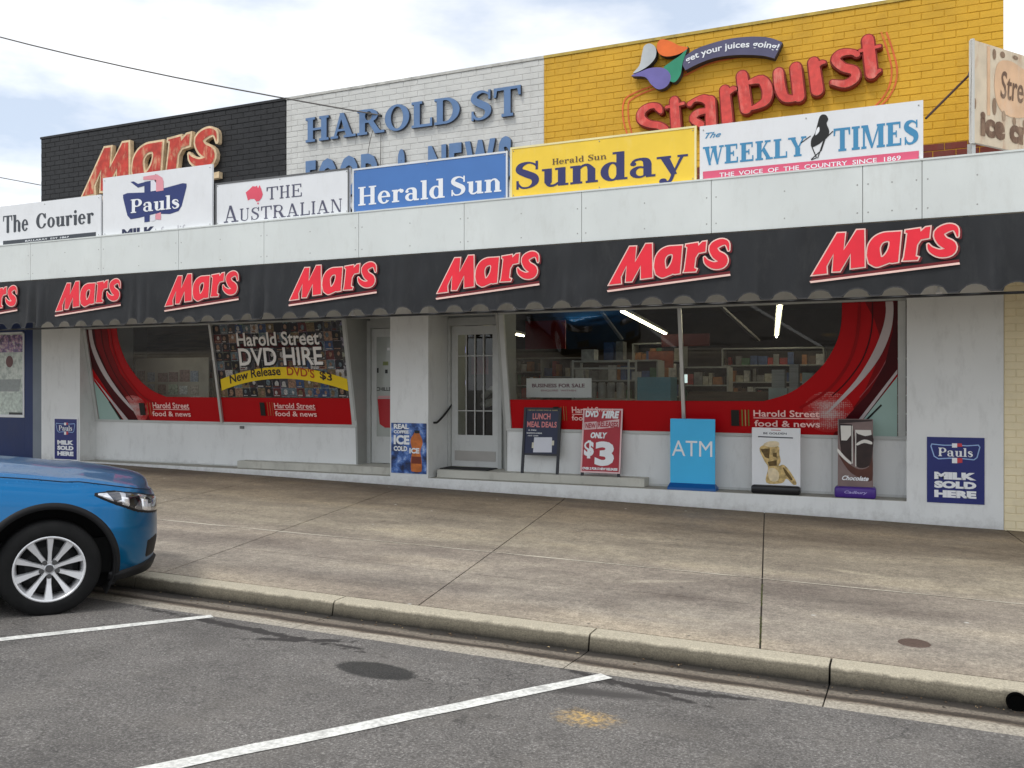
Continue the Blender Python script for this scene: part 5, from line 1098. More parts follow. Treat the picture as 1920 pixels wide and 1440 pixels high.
put('lettering', fit(TF('BE GOLDEN', bold=.02), *Q(.24, .885), *Q(.72, .92)), pl, .002, gry, o); put('rule', union(plus([Q(.13, .83), Q(.85, .82), Q(.85, .84), Q(.13, .85)])), pl, .002, gry, o)
put('rule', union(plus([Q(.4, .955), Q(.6, .955), Q(.6, .965), Q(.4, .965)])), pl, .002, rdb, o)
gld = mat('gold_print', srgb(196, 168, 110), .4, var=.45, vscale=22); gdk = mat('gold_dark_print', srgb(96, 74, 30), .4, var=.3, vscale=25); gpl = mat('gold_pale_print', srgb(222, 204, 168), .4, var=.15, vscale=18)
put('statue_picture', union(plus(spline([Q(*p_) for p_ in [(.16, .63), (.3, .70), (.55, .68), (.57, .55), (.6, .42), (.56, .34), (.66, .36), (.78, .26), (.92, .06), (.86, .02), (.72, .12), (.62, .04), (.3, .04), (.34, .3), (.26, .42)]], True, 4))), pl, .002, gld, o)
put('statue_picture', union(plus([Q(.18, .62), Q(.38, .64), Q(.36, .46), Q(.28, .48)], [Q(.33, .40), Q(.52, .44), Q(.52, .34), Q(.36, .33)], spline([Q(*p_) for p_ in [(.64, .32), (.72, .26), (.84, .12), (.8, .1), (.7, .2)]], True, 3), [Q(.44, .56), Q(.52, .57), Q(.52, .48), Q(.44, .5)])), pl, .0035, gdk, o)
put('statue_picture', union(plus(spline([Q(*p_) for p_ in [(.34, .26), (.46, .3), (.56, .22), (.54, .08), (.38, .08)]], True, 3), spline([Q(*p_) for p_ in [(.24, .70), (.36, .76), (.54, .76), (.56, .69), (.4, .66)]], True, 3))), pl, .0035, gpl, o)
o, x0, x1, zb, zt = pave(1571, 786, 1637, 918, YC, 'brown chocolate pavement sign on a rounded purple base', mat('choc_mid', srgb(128, 108, 104), .4, var=.12, vscale=6), mat('purple_base', srgb(72, 44, 132), .35), .035, .135, inset=1)
W = x1-x0; Hh = zt-zb; Q = lambda a_, b_: (x0+a_*W, zb+b_*Hh)
ck_ = mat('choc_dark', srgb(44, 26, 24), .35, var=.3, vscale=12); cb = mat('choc_brown', srgb(84, 44, 32), .35, var=.2, vscale=9); mk = mat('milk_print', srgb(222, 218, 210), .4, var=.05)
put('chocolate_picture', union(plus([Q(.03, .93), Q(.97, .97), Q(.97, .99), Q(.03, .99)], [Q(.03, .93), Q(.4, .92), Q(.46, .80), Q(.4, .36), Q(.1, .5), Q(.05, .7)], spline([Q(*p_) for p_ in [(.5, .8), (.98, .78), (.98, .5), (.9, .32), (.6, .28), (.5, .4)]], True, 3))), pl, .002, ck_, o)
put('chocolate_picture', union(plus(spline([Q(*p_) for p_ in [(.03, .46), (.3, .34), (.6, .26), (.88, .3), (.97, .44), (.97, .1), (.6, .14), (.3, .24)]], True, 3))), pl, .003, cb, o)
put('cup_picture', union(plus([Q(.08, .9), Q(.38, .9), Q(.38, .76), Q(.26, .68), Q(.1, .68)], [Q(.5, .84), Q(.94, .84), Q(.96, .77), Q(.78, .75), Q(.58, .78), Q(.53, .8)], spline([Q(*p_) for p_ in [(.54, .64), (.75, .7), (.96, .67), (.96, .63), (.75, .65), (.56, .61)]], True, 3), spline([Q(*p_) for p_ in [(.0, .56), (.2, .44), (.38, .36), (.36, .33), (.18, .40), (.0, .50)]], True, 3), [Q(.4, .9), Q(.425, .9), Q(.425, .34), Q(.4, .34)], [Q(.5, .84), Q(.525, .84), Q(.525, .3), Q(.5, .3)])), pl, .0045, mk, o)
put('lettering', fit(TF('Chocolate', shear=.4, bold=.03), *Q(.12, .09), *Q(.88, .16)), pl, .005, whi, o)
bpn = Plane((0, YC-.0955, LEDGE), (1, 0, 0), (0, 0, 1))
put('lettering', fit(TF('Cadbury', shear=.3, bold=.02), x0+W*.2, .048, x1-W*.15, .092), bpn, .003, mat('lilac', srgb(170, 160, 215), .4), o)
# ------------------------------------------------------------------ inside the shop
em = lambda nm, c_, s_: mat(nm, c_, .5, var=0, emit=s_)
tube_m = em('tube_light', (1, .90, .66), 16.0)
def tubelight(p, q, label):
    o = empty('fluorescent_light', label, 'light', p, 'fluorescent lights inside the shop'); p = Vector(p); q = Vector(q)
    MB().tube([p, q], .015, 8).build('tube', tube_m, o); MB().bar(p+Vector((0, 0, .05)), q+Vector((0, 0, .05)), .09, .05).build('batten', mat('batten_white', (.5, .5, .45), .5), o); return o
zc = 3.08
def hit_z(u, v, z): d = ray(u, v); t = (z-CAM.z)/d.z; return CAM+d*t
tubelight(at(1165, 584, 13.4), at(1249, 627, 18.5), 'long lit fluorescent tube seen through the right window, left of its mullion')
tubelight(at(1463, 566, 12.4), at(1456, 632, 17.8), 'lit fluorescent tube hanging deep behind the right pane')
tubelight(at(948, 624, 16.0), at(982, 630, 17.0), 'lit fluorescent tube at the left edge of the right window')
tubelight(at(899, 615, 16.0), at(922, 617, 16.4), 'lit fluorescent tube seen through the barred glass door')
def ibox(name, label, cat, u0, v0, u1, v1, Y, dep, m, zb=None, group=None, fn=None):
    p = at(u0, v1, Y); q_ = at(u1, v0, Y); o = MB().box(p.x, q_.x, Y, Y+dep, zb if zb is not None else p.z, q_.z).build(name, m)
    tag(o, label, cat, group); return o, p, q_
pal = [mat('stock_%s' % n_, c_, .5, var=.3, vscale=14) for n_, c_ in (('cream', (.42, .4, .33)), ('red', (.3, .03, .03)), ('blue', (.05, .09, .22)), ('green', (.06, .16, .08)), ('orange', (.35, .14, .04)), ('white', (.5, .5, .5)), ('brown', (.1, .06, .04)), ('grey', (.2, .2, .2)))]
shelfm = mat('shelf_grey', (.36, .37, .35), .5); darkw = mat('dark_wood', (.07, .045, .03), .6, var=.3, vs=(1, 1, 9))
rnd = random.Random(11)
def shelves(x0, x1, Y, z0, z1, n, label, fill=.8, m=shelfm, dep=.4, g='stock shelves'):
    o = empty('shelving', label, 'shelving', ((x0+x1)/2, Y, z0), g)
    for xx in (x0, x1-.03): MB().box(xx, xx+.03, Y, Y+dep, z0, z1).build('upright', m, o)
    MB().box(x0+.03, x1-.03, Y+dep-.02, Y+dep, z0, z1).build('back_panel', ind, o)
    for k in range(n+1):
        z = z0+(z1-z0)*k/n; MB().box(x0+.03, x1-.03, Y, Y+dep-.02, z-.012, z+.012).build('shelf', m, o)
        if k < n:
            x = x0+.05; mm = {}
            while x < x1-.15:
                w_ = rnd.uniform(.06, .18); h_ = rnd.uniform(.4, .85)*(z1-z0)/n
                if rnd.random() < fill:
                    j = rnd.randrange(len(pal)); mm.setdefault(j, MB()).box(x, x+w_-.01, Y+.03+rnd.uniform(0, .05), Y+.25, z+.013, z+h_)
                x += w_
            for j, mb in mm.items(): tag(mb.build('packets', pal[j], o), kind='stuff')
    return o
FL = .345
shelves(-5.2, -3.7, 14.2, FL, 2.0, 5, 'tall stock shelves behind the for sale notice', .9)
shelves(-3.3, -1.4, 17.5, FL, 2.3, 6, 'wall shelves at the back, behind the white framed stand', .9)
shelves(-1.2, .6, 18.3, FL, 2.1, 5, 'back wall shelves at the right end of the shop', .7)
shelves(-6.3, -5.3, 15.5, FL, 2.1, 5, 'shelves seen through the barred glass door', .9)
shelves(-8.2, -6.6, 18.6, FL, 2.2, 6, 'far shelves behind the middle pillar', .8)
shelves(-3.6, -2.75, 15.2, FL, 1.9, 5, 'short stock gondola seen just left of the window mullion', .95)
shelves(-2.4, -.9, 15.6, FL, 1.55, 4, 'low stock gondola behind the right pane', .95)
shelves(-4.9, -3.9, 16.8, FL, 2.4, 6, 'tall rear shelves behind the left part of the right window', .95)
# white framed stand
p = at(1072, 750, 13.2); q_ = at(1180, 674, 13.2); o = empty('display_stand', 'pale metal framed stand stacked with grey tubs inside the right window', 'stand', (p.x, 13.2, FL))
fm = mat('stand_frame', (.55, .56, .53), .4)
for xx in (p.x, q_.x-.03):
    for yy in (13.2, 13.6): MB().box(xx, xx+.03, yy, yy+.03, FL, q_.z).build('post', fm, o)
for z in (q_.z-.02, q_.z-.13, q_.z-.62, FL+.3): MB().box(p.x+.03, q_.x-.03, 13.2, 13.63, z-.012, z+.012).build('shelf', fm, o)
mb = MB(); x = p.x+.08
while x < q_.x-.15: mb.lathe([(.0, 0), (.055, 0), (.065, .22), (.05, .25), (0, .25)], (x+.06, 13.38, q_.z-.60), 'Z', 12); x += .15
tag(mb.build('tubs', mat('tub_grey', (.42, .42, .40), .4, var=.3, vscale=8), o), kind='stuff')
for k, (u0, v0, u1, v1, j) in enumerate(((1090, 655, 1114, 673, 5), (1132, 642, 1150, 673, 2), (1155, 640, 1168, 673, 7))): ibox('carton', ['pale square carton on top of the framed stand, left', 'tall blue carton on top of the framed stand, middle', 'narrow grey carton on top of the framed stand, right'][k], 'carton', u0, v0, u1, v1, 13.3, .2, pal[j], q_.z-.008)
# red promotion hanging and headers
ibox('hanging_banner', 'dark red banner hung from the ceiling inside the right window', 'banner', 985, 600, 1060, 655, 14.8, .03, mat('banner_red', (.20, .01, .012), .5))
ibox('hanging_banner', 'brownish red header over the shelves near the window mullion', 'banner', 1240, 625, 1330, 650, 16.5, .05, mat('banner_maroon', (.10, .012, .012), .5))
ibox('hanging_banner', 'orange red menu panel on the wall left of the mullion', 'banner', 1216, 658, 1262, 690, 16.0, .05, mat('banner_orange_red', (.24, .05, .02), .5, var=.4, vscale=8))
o, p, q_ = ibox('blue_dispenser', 'teal blue counter display box inside the window left of the mullion', 'display box', 1195, 707, 1257, 752, 12.5, .4, mat('dispenser_teal', (.07, .24, .30), .4, var=.08), .345)
ibox('counter', 'long dark shop counter inside the right window', 'counter', 1290, 735, 1440, 790, 14.5, .6, darkw, FL)
gsm = mat('pack_grey', (.30, .31, .30), .5, var=.2, vs=(1, 1, 20)); gtl = mat('pack_tealgrey', (.30, .38, .35), .5, var=.15)
for k, (u0, v0, u1, m_) in enumerate(((1447, 693, 1471, gsm), (1480, 683, 1497, gsm), (1504, 699, 1525, gtl), (1441, 728, 1476, gtl), (1478, 728, 1512, gtl))):
    ibox('carton_stack', ['grey ribbed carton left of the tall one on the window counter', 'tallest grey carton on the window counter behind the red swoosh', 'pale green carton beside the red swoosh', 'low pale green carton in front of the grey ones, left', 'low pale green carton in front of the grey ones, right'][k], 'carton', u0, v0, u1, 752, 12.6-.25*(k > 2), .2, m_, .9 if k < 3 else .9)
ibox('window_counter', 'low counter under the cartons inside the right pane', 'counter', 1436, 752, 1530, 790, 12.2, .7, darkw, FL)
ibox('screen', 'small lit blue screen seen through the barred door, upper', 'screen', 863, 650, 873, 662, 14, .04, em('screen_blue', (.35, .35, 1.0), 1.2)); ibox('screen', 'small lit pale blue screen seen through the barred door, lower', 'screen', 863, 713, 873, 721, 14, .04, em('screen_pale', (.6, .6, 1.0), 1.2))
ibox('screen', 'small lit white screen just right of the window mullion', 'screen', 1279, 702, 1288, 718, 14.4, .04, em('screen_white', (.75, .9, .9), .8))
ibox('poster_rack', 'faded red poster inside the barred door', 'poster', 884, 668, 914, 702, 13.6, .03, mat('faded_red', (.32, .10, .12), .6, var=.3, vscale=14))
tag(MB().tube([at(905, 745, 13), at(912, 738, 13), at(924, 728, 13)], .05, 8).tube([at(903, 760, 13), at(912, 757, 13), at(926, 752, 13)], [.05, .07, .05], 8).build('paper_roll', pal[5], None, True), 'white paper rolls behind the barred door', 'paper roll')
# bars added inside, standing in for awning stays seen in the glass
tag(MB().bar(at(1128, 585, 12.6), at(1166, 636, 13.2), .05, .03).build('awning_stay_bar', mat('strut', (.22, .21, .20), .5)), 'thin grey ceiling strut behind the left pane of the right window', 'strut')
tag(MB().bar(at(1350, 573, 12.6), at(1422, 638, 13.4), .05, .03).build('awning_stay_bar', mat('strut', (.22, .21, .20), .5)), 'longer grey ceiling strut behind the right pane', 'strut')
# brown bands seen in the left window, built as boards behind it
lw_ = empty('window_backing', 'brown timber backing boards behind the far left window', 'backing', (-12, 12.6, FL)); wb = [mat('backing_board_%d' % k, c_, .6, var=.3, vscale=3, vs=(1, 1, 8)) for k, c_ in enumerate(((.12, .08, .042), (.19, .13, .078), (.09, .06, .034)))]
for k in range(11): MB().box(-13.5, -7.95, 12.9+.004*(k % 2), 12.93, .4+k*.24, .4+k*.24+.232).build('board', wb[k % 3], lw_)
px0 = at(276, 740, 12.6).x; px1 = at(412, 740, 12.6).x; zt_ = at(340, 675, 12.6).z
shelves(px0, px1, 12.45, FL, zt_, 3, 'low rack of magazines inside the far left window', 1.0, mat('rack_tan', (.36, .30, .24), .6), .3)
mb = MB(); 
nbp = empty('notice_board', 'pale board of pinned leaflets standing in the far left window', 'notice board', ((px0+px1)/2, 12.3, .5)); MB().box(px0, px1, 12.32, 12.34, .5, zt_+.03).build('board', mat('board_tan', (.62, .54, .44), .7, var=.15), nbp)
rnd = random.Random(4); x = px0+.05
lmts = [mat('leaflet_%d' % k, c_, .6, var=.5, vscale=30) for k, c_ in enumerate(((.8, .78, .74), (.6, .5, .42), (.4, .25, .22), (.6, .66, .5), (.45, .48, .55)))]
while x < px1-.2:
    z = .95
    while z < zt_-.2: w_ = rnd.uniform(.16, .24); h_ = rnd.uniform(.16, .22); MB().box(x, x+w_, 12.305+rnd.uniform(0, .008), 12.318, z, z+h_).build('leaflet', rnd.choice(lmts), nbp); z += .235
    x += .26
# for sale notice standing inside
p = at(987, 745, 12.0); q_ = at(1109, 709, 12.0); fsn = empty('sale_notice', 'white business for sale notice inside the right window', 'notice', (p.x, 12.0, p.z)); MB().box(p.x, q_.x, 12.0, 12.01, p.z, q_.z).build('board', mat('notice_white', srgb(250, 246, 246), .5), fsn)
npn = Plane((0, 11.999, 0), (1, 0, 0), (0, 0, 1)); W = q_.x-p.x; Hh = q_.z-p.z
put('lettering', fit(TF('BUSINESS FOR SALE', bold=.03), p.x+.09*W, p.z+.52*Hh, p.x+.9*W, p.z+.72*Hh), npn, .002, mat('notice_ink', srgb(120, 70, 90), .5), fsn)
put('lettering', fit(TF('ENQUIRE  WITHIN', bold=.02), p.x+.23*W, p.z+.30*Hh, p.x+.77*W, p.z+.41*Hh), npn, .002, mat('notice_ink_pink', srgb(180, 120, 130), .5), fsn)
# ------------------------------------------------------------------ neighbours
nb_ = empty('blue_shop', 'neighbouring shop painted dark blue with a poster filled window, at the far left', 'shop', (-17.5, 11.5, .3))
bl = mat('blue_paint', srgb(18, 42, 92), .45, var=.08, vscale=2, grime=.1, bump=.05); gp = mat('grey_paint', srgb(122, 130, 138), .55, var=.06)
YB = 11.5; xa = at(67, 750, YB).x; xw = at(46, 750, YB).x; zs = at(46, 781, YB).z; zt2 = at(46, 622, YB).z
MB().box(xa, XL, 11.44, 12, -.1, 3.2).build('pilaster', gp, nb_)
MB().box(xw, xa-.001, YB, YB+.2, -.1, 3.2).box(-25, xw-.0015, YB, YB+.2, -.1, zs).box(-25, xw-.0015, YB, YB+.2, zt2, 3.2).box(-25, xa, YB+.2, 20, 3.3, 3.4).build('wall', bl, nb_)
fw = empty('window'); fw.parent = nb_; fw.matrix_basis = world_mw(nb_).inverted()
MB().box(-19, xw-.0, YB-.01, YB+.05, zs-.02, zs+.03).box(xw-.04, xw, YB-.01, YB+.05, zs+.03, zt2).box(-19, xw, YB-.01, YB+.05, zt2-.03, zt2).build('frame', chalk, fw)
pcm = bpy.data.materials.new('leaflet_print'); pcm.use_nodes = True; N = pcm.node_tree.nodes; L = pcm.node_tree.links; b = N['Principled BSDF']; b.inputs['Roughness'].default_value = .3; g = N.new('ShaderNodeNewGeometry')
L.new(ramp(noi(9, 3, .7), [(.4, srgb(170, 180, 172)), (.55, srgb(206, 214, 204)), (.7, srgb(222, 226, 220))]), b.inputs['Base Color'])
MB().box(-19, xw-.04, YB+.012, YB+.02, zs+.03, zt2-.03).build('window_sheet', pcm, fw)
LPn = Plane((0, YB+.0115, 0), (1, 0, 0), (0, 0, 1))
pur = bpy.data.materials.new('toy_print'); pur.use_nodes = True; N = pur.node_tree.nodes; L = pur.node_tree.links; b = N['Principled BSDF']; b.inputs['Roughness'].default_value = .3; g = N.new('ShaderNodeNewGeometry')
L.new(ramp(noi(8, 3, .7), [(.36, srgb(90, 80, 70)), (.46, srgb(120, 100, 150)), (.54, srgb(190, 150, 170)), (.62, srgb(210, 218, 212))]), b.inputs['Base Color'])
put('colour_print', union(plus(pxrect(LPn, -40, 630, 43, 660))), LPn, .003, pur, fw)
put('round_print', union(plus(ell(*LPn.px(18, 678), .10, .11, 20))), LPn, .003, mat('print_brown', srgb(120, 84, 84), .5), fw)
put('grey_print', union(plus([LPn.px(-30, 712), LPn.px(40, 711), LPn.px(36, 734), LPn.px(-30, 734)])), LPn, .003, mat('print_grey', srgb(158, 164, 162), .5, var=.1, vscale=20), fw)
put('white_print', union(plus(pxrect(LPn, -40, 737, 42, 770))), LPn, .003, mat('print_pale', srgb(196, 206, 196), .5, var=.25, vscale=16), fw)
put('dark_print', union(plus(pxrect(LPn, 17, 773, 44, 779))), LPn, .004, mat('print_dark', srgb(60, 62, 60), .5), fw)
# cream brick neighbour on the right
cs = empty('cream_building', 'neighbouring building of painted cream bricks at the right edge', 'building', (3, D, 0))
cbm = mat('cream_brick', srgb(234, 220, 184), .6, var=.05, vscale=4, bump=.15, grime=.12); MB().box(XR+.004, 9, D+.017, D+.4, -.3, 4.3).box(XR+.004, 9, D+.4, 20, 3.5, 3.6).build('wall', mat('cream_joint', srgb(220, 206, 170), .8), cs)
for r_ in range(36):
    z = wz(1.5)-.06+r_*BH; x = XR+.006-(r_ % 2)*BL/2
    while x < 2.3:
        a_ = max(x, XR+.006)
        if x+BL-J-a_ > .03:
            k = ('c', round(x+BL-J-a_, 3))
            if k not in bms: bms[k] = brick_mesh('brick', k[1], BH-.005, cbm)
            bo = link(bpy.data.objects.new('brick', bms[k])); bo.parent = cs; bo.matrix_basis = world_mw(cs).inverted() @ Matrix.Translation((a_, D+.037, z))
        x += BL
mbb = MB()
for r_ in range(36):
    z = wz(1.5)-.06+r_*BH; x = 2.3+(.12 if r_ % 2 else 0)
    while x < 6: mbb.box(x, x+BL-J, D+.012, D+.0169, z, z+BH-.005); x += BL
tag(mbb.build('brick_courses', cbm, cs), kind='stuff')
# ice cream sign
ic = empty('ice_cream_sign', 'weathered cream ice cream sign with brown lettering angled at the right edge of the roof', 'sign', (.59, 9.9, 3.78))
p = at(1823, 80, 9.9); IP = Plane((p.x, 9.9, 0), (.595, .804, 0), (0, 0, 1)); zt3 = at(1823, 74, 9.9).z; zb3 = at(1826, 266, 9.9).z
icw = mat('weathered_board', srgb(226, 208, 180), .65, var=.12, vscale=5, grime=1.0, gcol=srgb(196, 150, 116)); icb = mat('faded_brown', srgb(118, 88, 66), .65, var=.2, vscale=12, grime=.8, gcol=srgb(200, 170, 140)); icp = mat('faded_peach', srgb(232, 190, 150), .65, var=.1, vscale=6, grime=.5, gcol=srgb(238, 220, 200))
put('board', union(plus(rect(0, zb3, 1.9, zt3))), IP, 0, icw, ic, .035, mat('sign_edge', srgb(206, 200, 188), .6))
for a_ in (0.0, 1.86): put('edge_trim', union(plus(rect(a_, zb3-.01, a_+.03, zt3+.01))), IP, .006, mat('sign_trim', srgb(214, 212, 204), .5), ic, .03)
Hh = zt3-zb3
put('post', union(plus(rect(.04, 3.3, .10, zb3))), IP, -.03, alum, ic, .05); put('post', union(plus(rect(1.7, 3.3, 1.76, zb3))), IP, -.03, alum, ic, .05)
I = lambda x, y: (x, zb3+y*Hh)
put('oval', union(plus(spline([I(*p_) for p_ in [(.36, .62), (.42, .84), (.62, .9), (.85, .86), (1.1, .8), (1.2, .6), (1.1, .45), (.85, .36), (.6, .34), (.42, .42)]], True, 5))), IP, .003, icp, ic)
for s in [TF('Streets', shear=.15, bold=.01)]: put('lettering', fit(s, .46, zb3+.50*Hh, 1.14, zb3+.78*Hh), IP, .006, icb, ic)
put('lettering', fit(TF('ice cream', bold=.06), .13, zb3+.08*Hh, 1.5, zb3+.32*Hh), IP, .005, icb, ic)
rnd = random.Random(8); bl_ = []
for x, y, w_, h_ in ((.36, .92, .05, .1), (.5, .94, .07, .06), (.72, .95, .08, .04), (.95, .92, .08, .05), (.36, .40, .06, .16), (.52, .33, .05, .10), (.70, .30, .05, .08), (.88, .30, .05, .08), (1.2, .88, .06, .07), (1.3, .7, .05, .1), (1.3, .5, .06, .08), (1.08, .36, .05, .08), (.04, .38, .03, .1)): bl_.append(ell(x, zb3+y*Hh, w_*.6, h_*.55*Hh, 10))
put('cone_pattern', union(plus(*bl_)), IP, .004, mat('patch_brown', srgb(150, 122, 96), .65, var=.2, vscale=14, grime=.9, gcol=srgb(214, 190, 160)), ic)
put('stripe', union(plus([I(.24, .3), I(.29, .3), I(.29, .98), I(.24, .98)])), IP, .003, icp, ic)
# stay rod and cables
tag(MB().tube([at(1736, 222, 9.7), at(1816, 142, 10.05), at(1819, 132, 10.1)], .012, 6).build('stay_rod', mat('rust_rod', (.05, .02, .015), .6)), 'thin dark stay rod running up from the largest board to the ice cream sign', 'stay rod')
e = at(712, 216, D-.05); A = at(160, 80, 10.06); dd = (A-e); pts = [e+dd*t+Vector((0, 0, -.25*math.sin(math.pi*min(1, t/2.4)))) for t in [i/14*2.4 for i in range(15)]]
tag(MB().tube(pts, .011, 6).build('power_cable', mat('cable', (.12, .11, .10), .6)), 'overhead power cable running from the upper left sky to the white brick wall', 'cable')
cb_ = empty('cable_bracket', 'small cable bracket with drooping leads over the second raised blue letter', 'bracket', e)
MB().tube([e, e+Vector((0, .05, 0))], .02, 6).build('hook', blackm, cb_)
MB().tube([e, e+Vector((-.12, .0, .03)), e+Vector((-.22, .02, .02))], .01, 6).tube(spline([tuple(e), tuple(e+Vector((-.03, 0, -.09))), tuple(e+Vector((.02, .0, -.2))), tuple(e+Vector((-.01, .02, -1.2)))], False, 6), .006, 5).tube(spline([tuple(e+Vector((-.05, 0, -.02))), tuple(e+Vector((-.2, 0, -.5))), tuple(e+Vector((-.26, .02, -1.2)))], False, 6), .005, 5).build('lead', mat('cable', (.12, .11, .10), .6), cb_)
tag(MB().tube([at(-200, 318, 13), at(-20, 329, 13), at(76, 347, 13)], .010, 6).build('power_cable', _mc['cable']), 'short thin cable meeting the left edge of the black brick parapet', 'cable')
# ------------------------------------------------------------------ blue car
car = empty('parked_car', 'blue five door hatchback parked nose to the kerb, only its front half in view', 'car')
paint = bpy.data.materials.new('blue_metallic'); paint.use_nodes = True; N = paint.node_tree.nodes; L = paint.node_tree.links; b = N['Principled BSDF']
b.inputs['Base Color'].default_value = (.0, .135, .34, 1); b.inputs['Metallic'].default_value = .92; b.inputs['Roughness'].default_value = .36; b.inputs['Coat Weight'].default_value = .6; b.inputs['Coat Roughness'].default_value = .03
g = N.new('ShaderNodeNewGeometry'); vo = N.new('ShaderNodeTexVoronoi'); vo.inputs['Scale'].default_value = 38; L.new(g.outputs['Position'], vo.inputs[0])
dr_ = N.new('ShaderNodeMapRange'); dr_.inputs[1].default_value = .10; dr_.inputs[2].default_value = .22; dr_.inputs[3].default_value = 1; dr_.inputs[4].default_value = 0; L.new(vo.outputs['Distance'], dr_.inputs[0])
sx = N.new('ShaderNodeSeparateXYZ'); L.new(g.outputs['Normal'], sx.inputs[0]); up = N.new('ShaderNodeMapRange'); up.inputs[1].default_value = .55; up.inputs[2].default_value = .85; L.new(sx.outputs['Z'], up.inputs[0])
mu = N.new('ShaderNodeMath'); mu.operation = 'MULTIPLY'; L.new(dr_.outputs[0], mu.inputs[0]); L.new(up.outputs[0], mu.inputs[1])
bp = N.new('ShaderNodeBump'); bp.inputs['Strength'].default_value = .9; bp.inputs['Distance'].default_value = .004; L.new(mu.outputs[0], bp.inputs['Height']); L.new(bp.outputs[0], b.inputs['Coat Normal']); L.new(bp.outputs[0], b.inputs['Normal'])
blk = mat('car_black_plastic', (.010, .010, .011), .55, var=.1, spec=.25); rub = mat('tyre_rubber', (.010, .010, .010), .8, var=.2, vscale=12, grime=.15, gcol=(.03, .028, .025), spec=.2); alloy = mat('alloy', (.78, .78, .79), .32, metal=.5, var=.05); glassd = mat('car_glass', (.01, .012, .013), .04, spec=.6, coat=.5); chrome = mat('chrome', (.8, .8, .82), .1, metal=1)
WR = .335; WB = 2.62; FOH = .80; HWD = .885; AR = .425
XB_ = -(WB+.85)
def ztop(x):
    P_ = [(-3.5, 1.02), (-2.6, 1.05), (-1.2, 1.03), (-.6, 1.025), (-.2, .995), (.2, .945), (.5, .895), (.7, .845), (.82, .80)]
    if x <= P_[0][0]: return P_[0][1]
    for (a_, z1), (b_, z2) in zip(P_[:-1], P_[1:]):
        if x <= b_: t = (x-a_)/(b_-a_); return z1+(z2-z1)*t
    return P_[-1][1]
def zt_s(x): return sum(ztop(x+d_*.05) for d_ in range(-3, 4))/7
def planpt(s):                                  # s: 0 nose centre .. 1 corner end .. then along the side
    if s <= 1:
        a_ = R(90*s); c_, s2 = math.cos(a_), math.sin(a_); ex = 2/2.7
        return (.08+(FOH-.08)*c_**ex, HWD*s2**ex)
    return (.08-(s-1)*(.08-XB_), HWD)
def prof(t, x):                                 # t 0..1 bottom to top -> inset, relative height
    P_ = [(0, .07), (.05, .035), (.12, .012), (.3, 0), (.5, .004), (.62, .016), (.74, .028), (.84, .048), (.91, .078), (.96, .118), (1.0, .175)]
    for (a_, i1), (b_, i2) in zip(P_[:-1], P_[1:]):
        if t <= b_: return i1+(i2-i1)*(t-a_)/(b_-a_)
    return P_[-1][1]
def body(s, t):
    px_, py_ = planpt(s); e = 1e-3; qx, qy = planpt(max(0, s-e)); rx_, ry_ = planpt(s+e); tx, ty_ = rx_-qx, ry_-qy; l = math.hypot(tx, ty_) or 1; nx_, ny_ = -ty_/l*-1, tx/l*-1
    nx_, ny_ = (ty_/l, -tx/l)
    if nx_*px_ + ny_*py_ < 0 and s <= 1: nx_, ny_ = -nx_, -ny_
    if s > 1: nx_, ny_ = 0, 1
    ins = prof(t, px_); ins *= 1 if s >= 1 else .45+.55*max(0, (s-.5)/.5); zb = .20+.02*max(0, min(1, (px_+0)/.8)); z1 = zt_s(px_-.10 if s < 1 else px_)-.004
    rl_ = t; zz = zb+(z1-zb)*(t**.92)
    k_ = 1
    if s < .9: ins += .10*max(0, .35-t)*max(0, 1-s) 
    return Vector((px_-nx_*ins*k_, py_-ny_*ins*k_, zz))
ss = [i/22 for i in range(23)]
ln = .08-XB_; step_ = .03; m_ = int(ln/step_); ss += [1+(i+1)/m_ for i in range(m_)]
ts = [0, .025, .05]+[.08+.03*i for i in range(30)]+[.965, .98, 1.0]; ts = sorted(set([min(1, t) for t in ts]))
def side(sign):
    V = []; F = []
    for s in ss:
        for t in ts:
            p = body(s, t); V.append(Vector((p.x, p.y*sign, p.z)))
    n = len(ts); kill = set()
    for i, v in enumerate(V):
        for cx_ in (0, -WB):
            dx, dz = v.x-cx_, v.z-WR
            if abs(v.y) > .5 and dx*dx+dz*dz < AR*AR: kill.add(i); 
    F0 = []
    for i in range(len(ss)-1):
        for j in range(n-1):
            f = (i*n+j, (i+1)*n+j, (i+1)*n+j+1, i*n+j+1)
            if all(a in kill for a in f): continue
            F0.append(f if sign < 0 else f[::-1])
    for i in kill:
        v = V[i]; cx_ = 0 if abs(v.x) < 1 else -WB; d_ = Vector((v.x-cx_, 0, v.z-WR)); l = d_.length or 1
        V[i] = Vector((cx_+d_.x/l*AR, v.y, WR+d_.z/l*AR)) if d_.z > -.2 else Vector((v.x, v.y, v.z))
    return V, F0
mb = MB()
for sg_ in (1, -1): V, F = side(sg_); mb.add(V, F)
# bonnet and shoulder deck up to the windscreen
V = []; F = []; K = 17; rows_ = [s for s in ss if planpt(s)[0] > -1.0]
for s in rows_:
    l_ = body(s, 1.0); x = l_.x
    for k_ in range(K):
        q2 = -1+2*k_/(K-1); cr_ = .06*(1-abs(q2)**2.4)*min(1, l_.y/.5); 
        V.append(Vector((x+.03*(1-q2*q2)*min(1, l_.y/.6)*(1 if x > .3 else .3), l_.y*q2, l_.z+cr_-.012*math.exp(-((abs(q2)-.72)/.06)**2)*(l_.y > .5))))
for i in range(len(rows_)-1):
    for k_ in range(K-1): F.append((i*K+k_, i*K+k_+1, (i+1)*K+k_+1, (i+1)*K+k_))
mb.add(V, [f[::-1] for f in F])
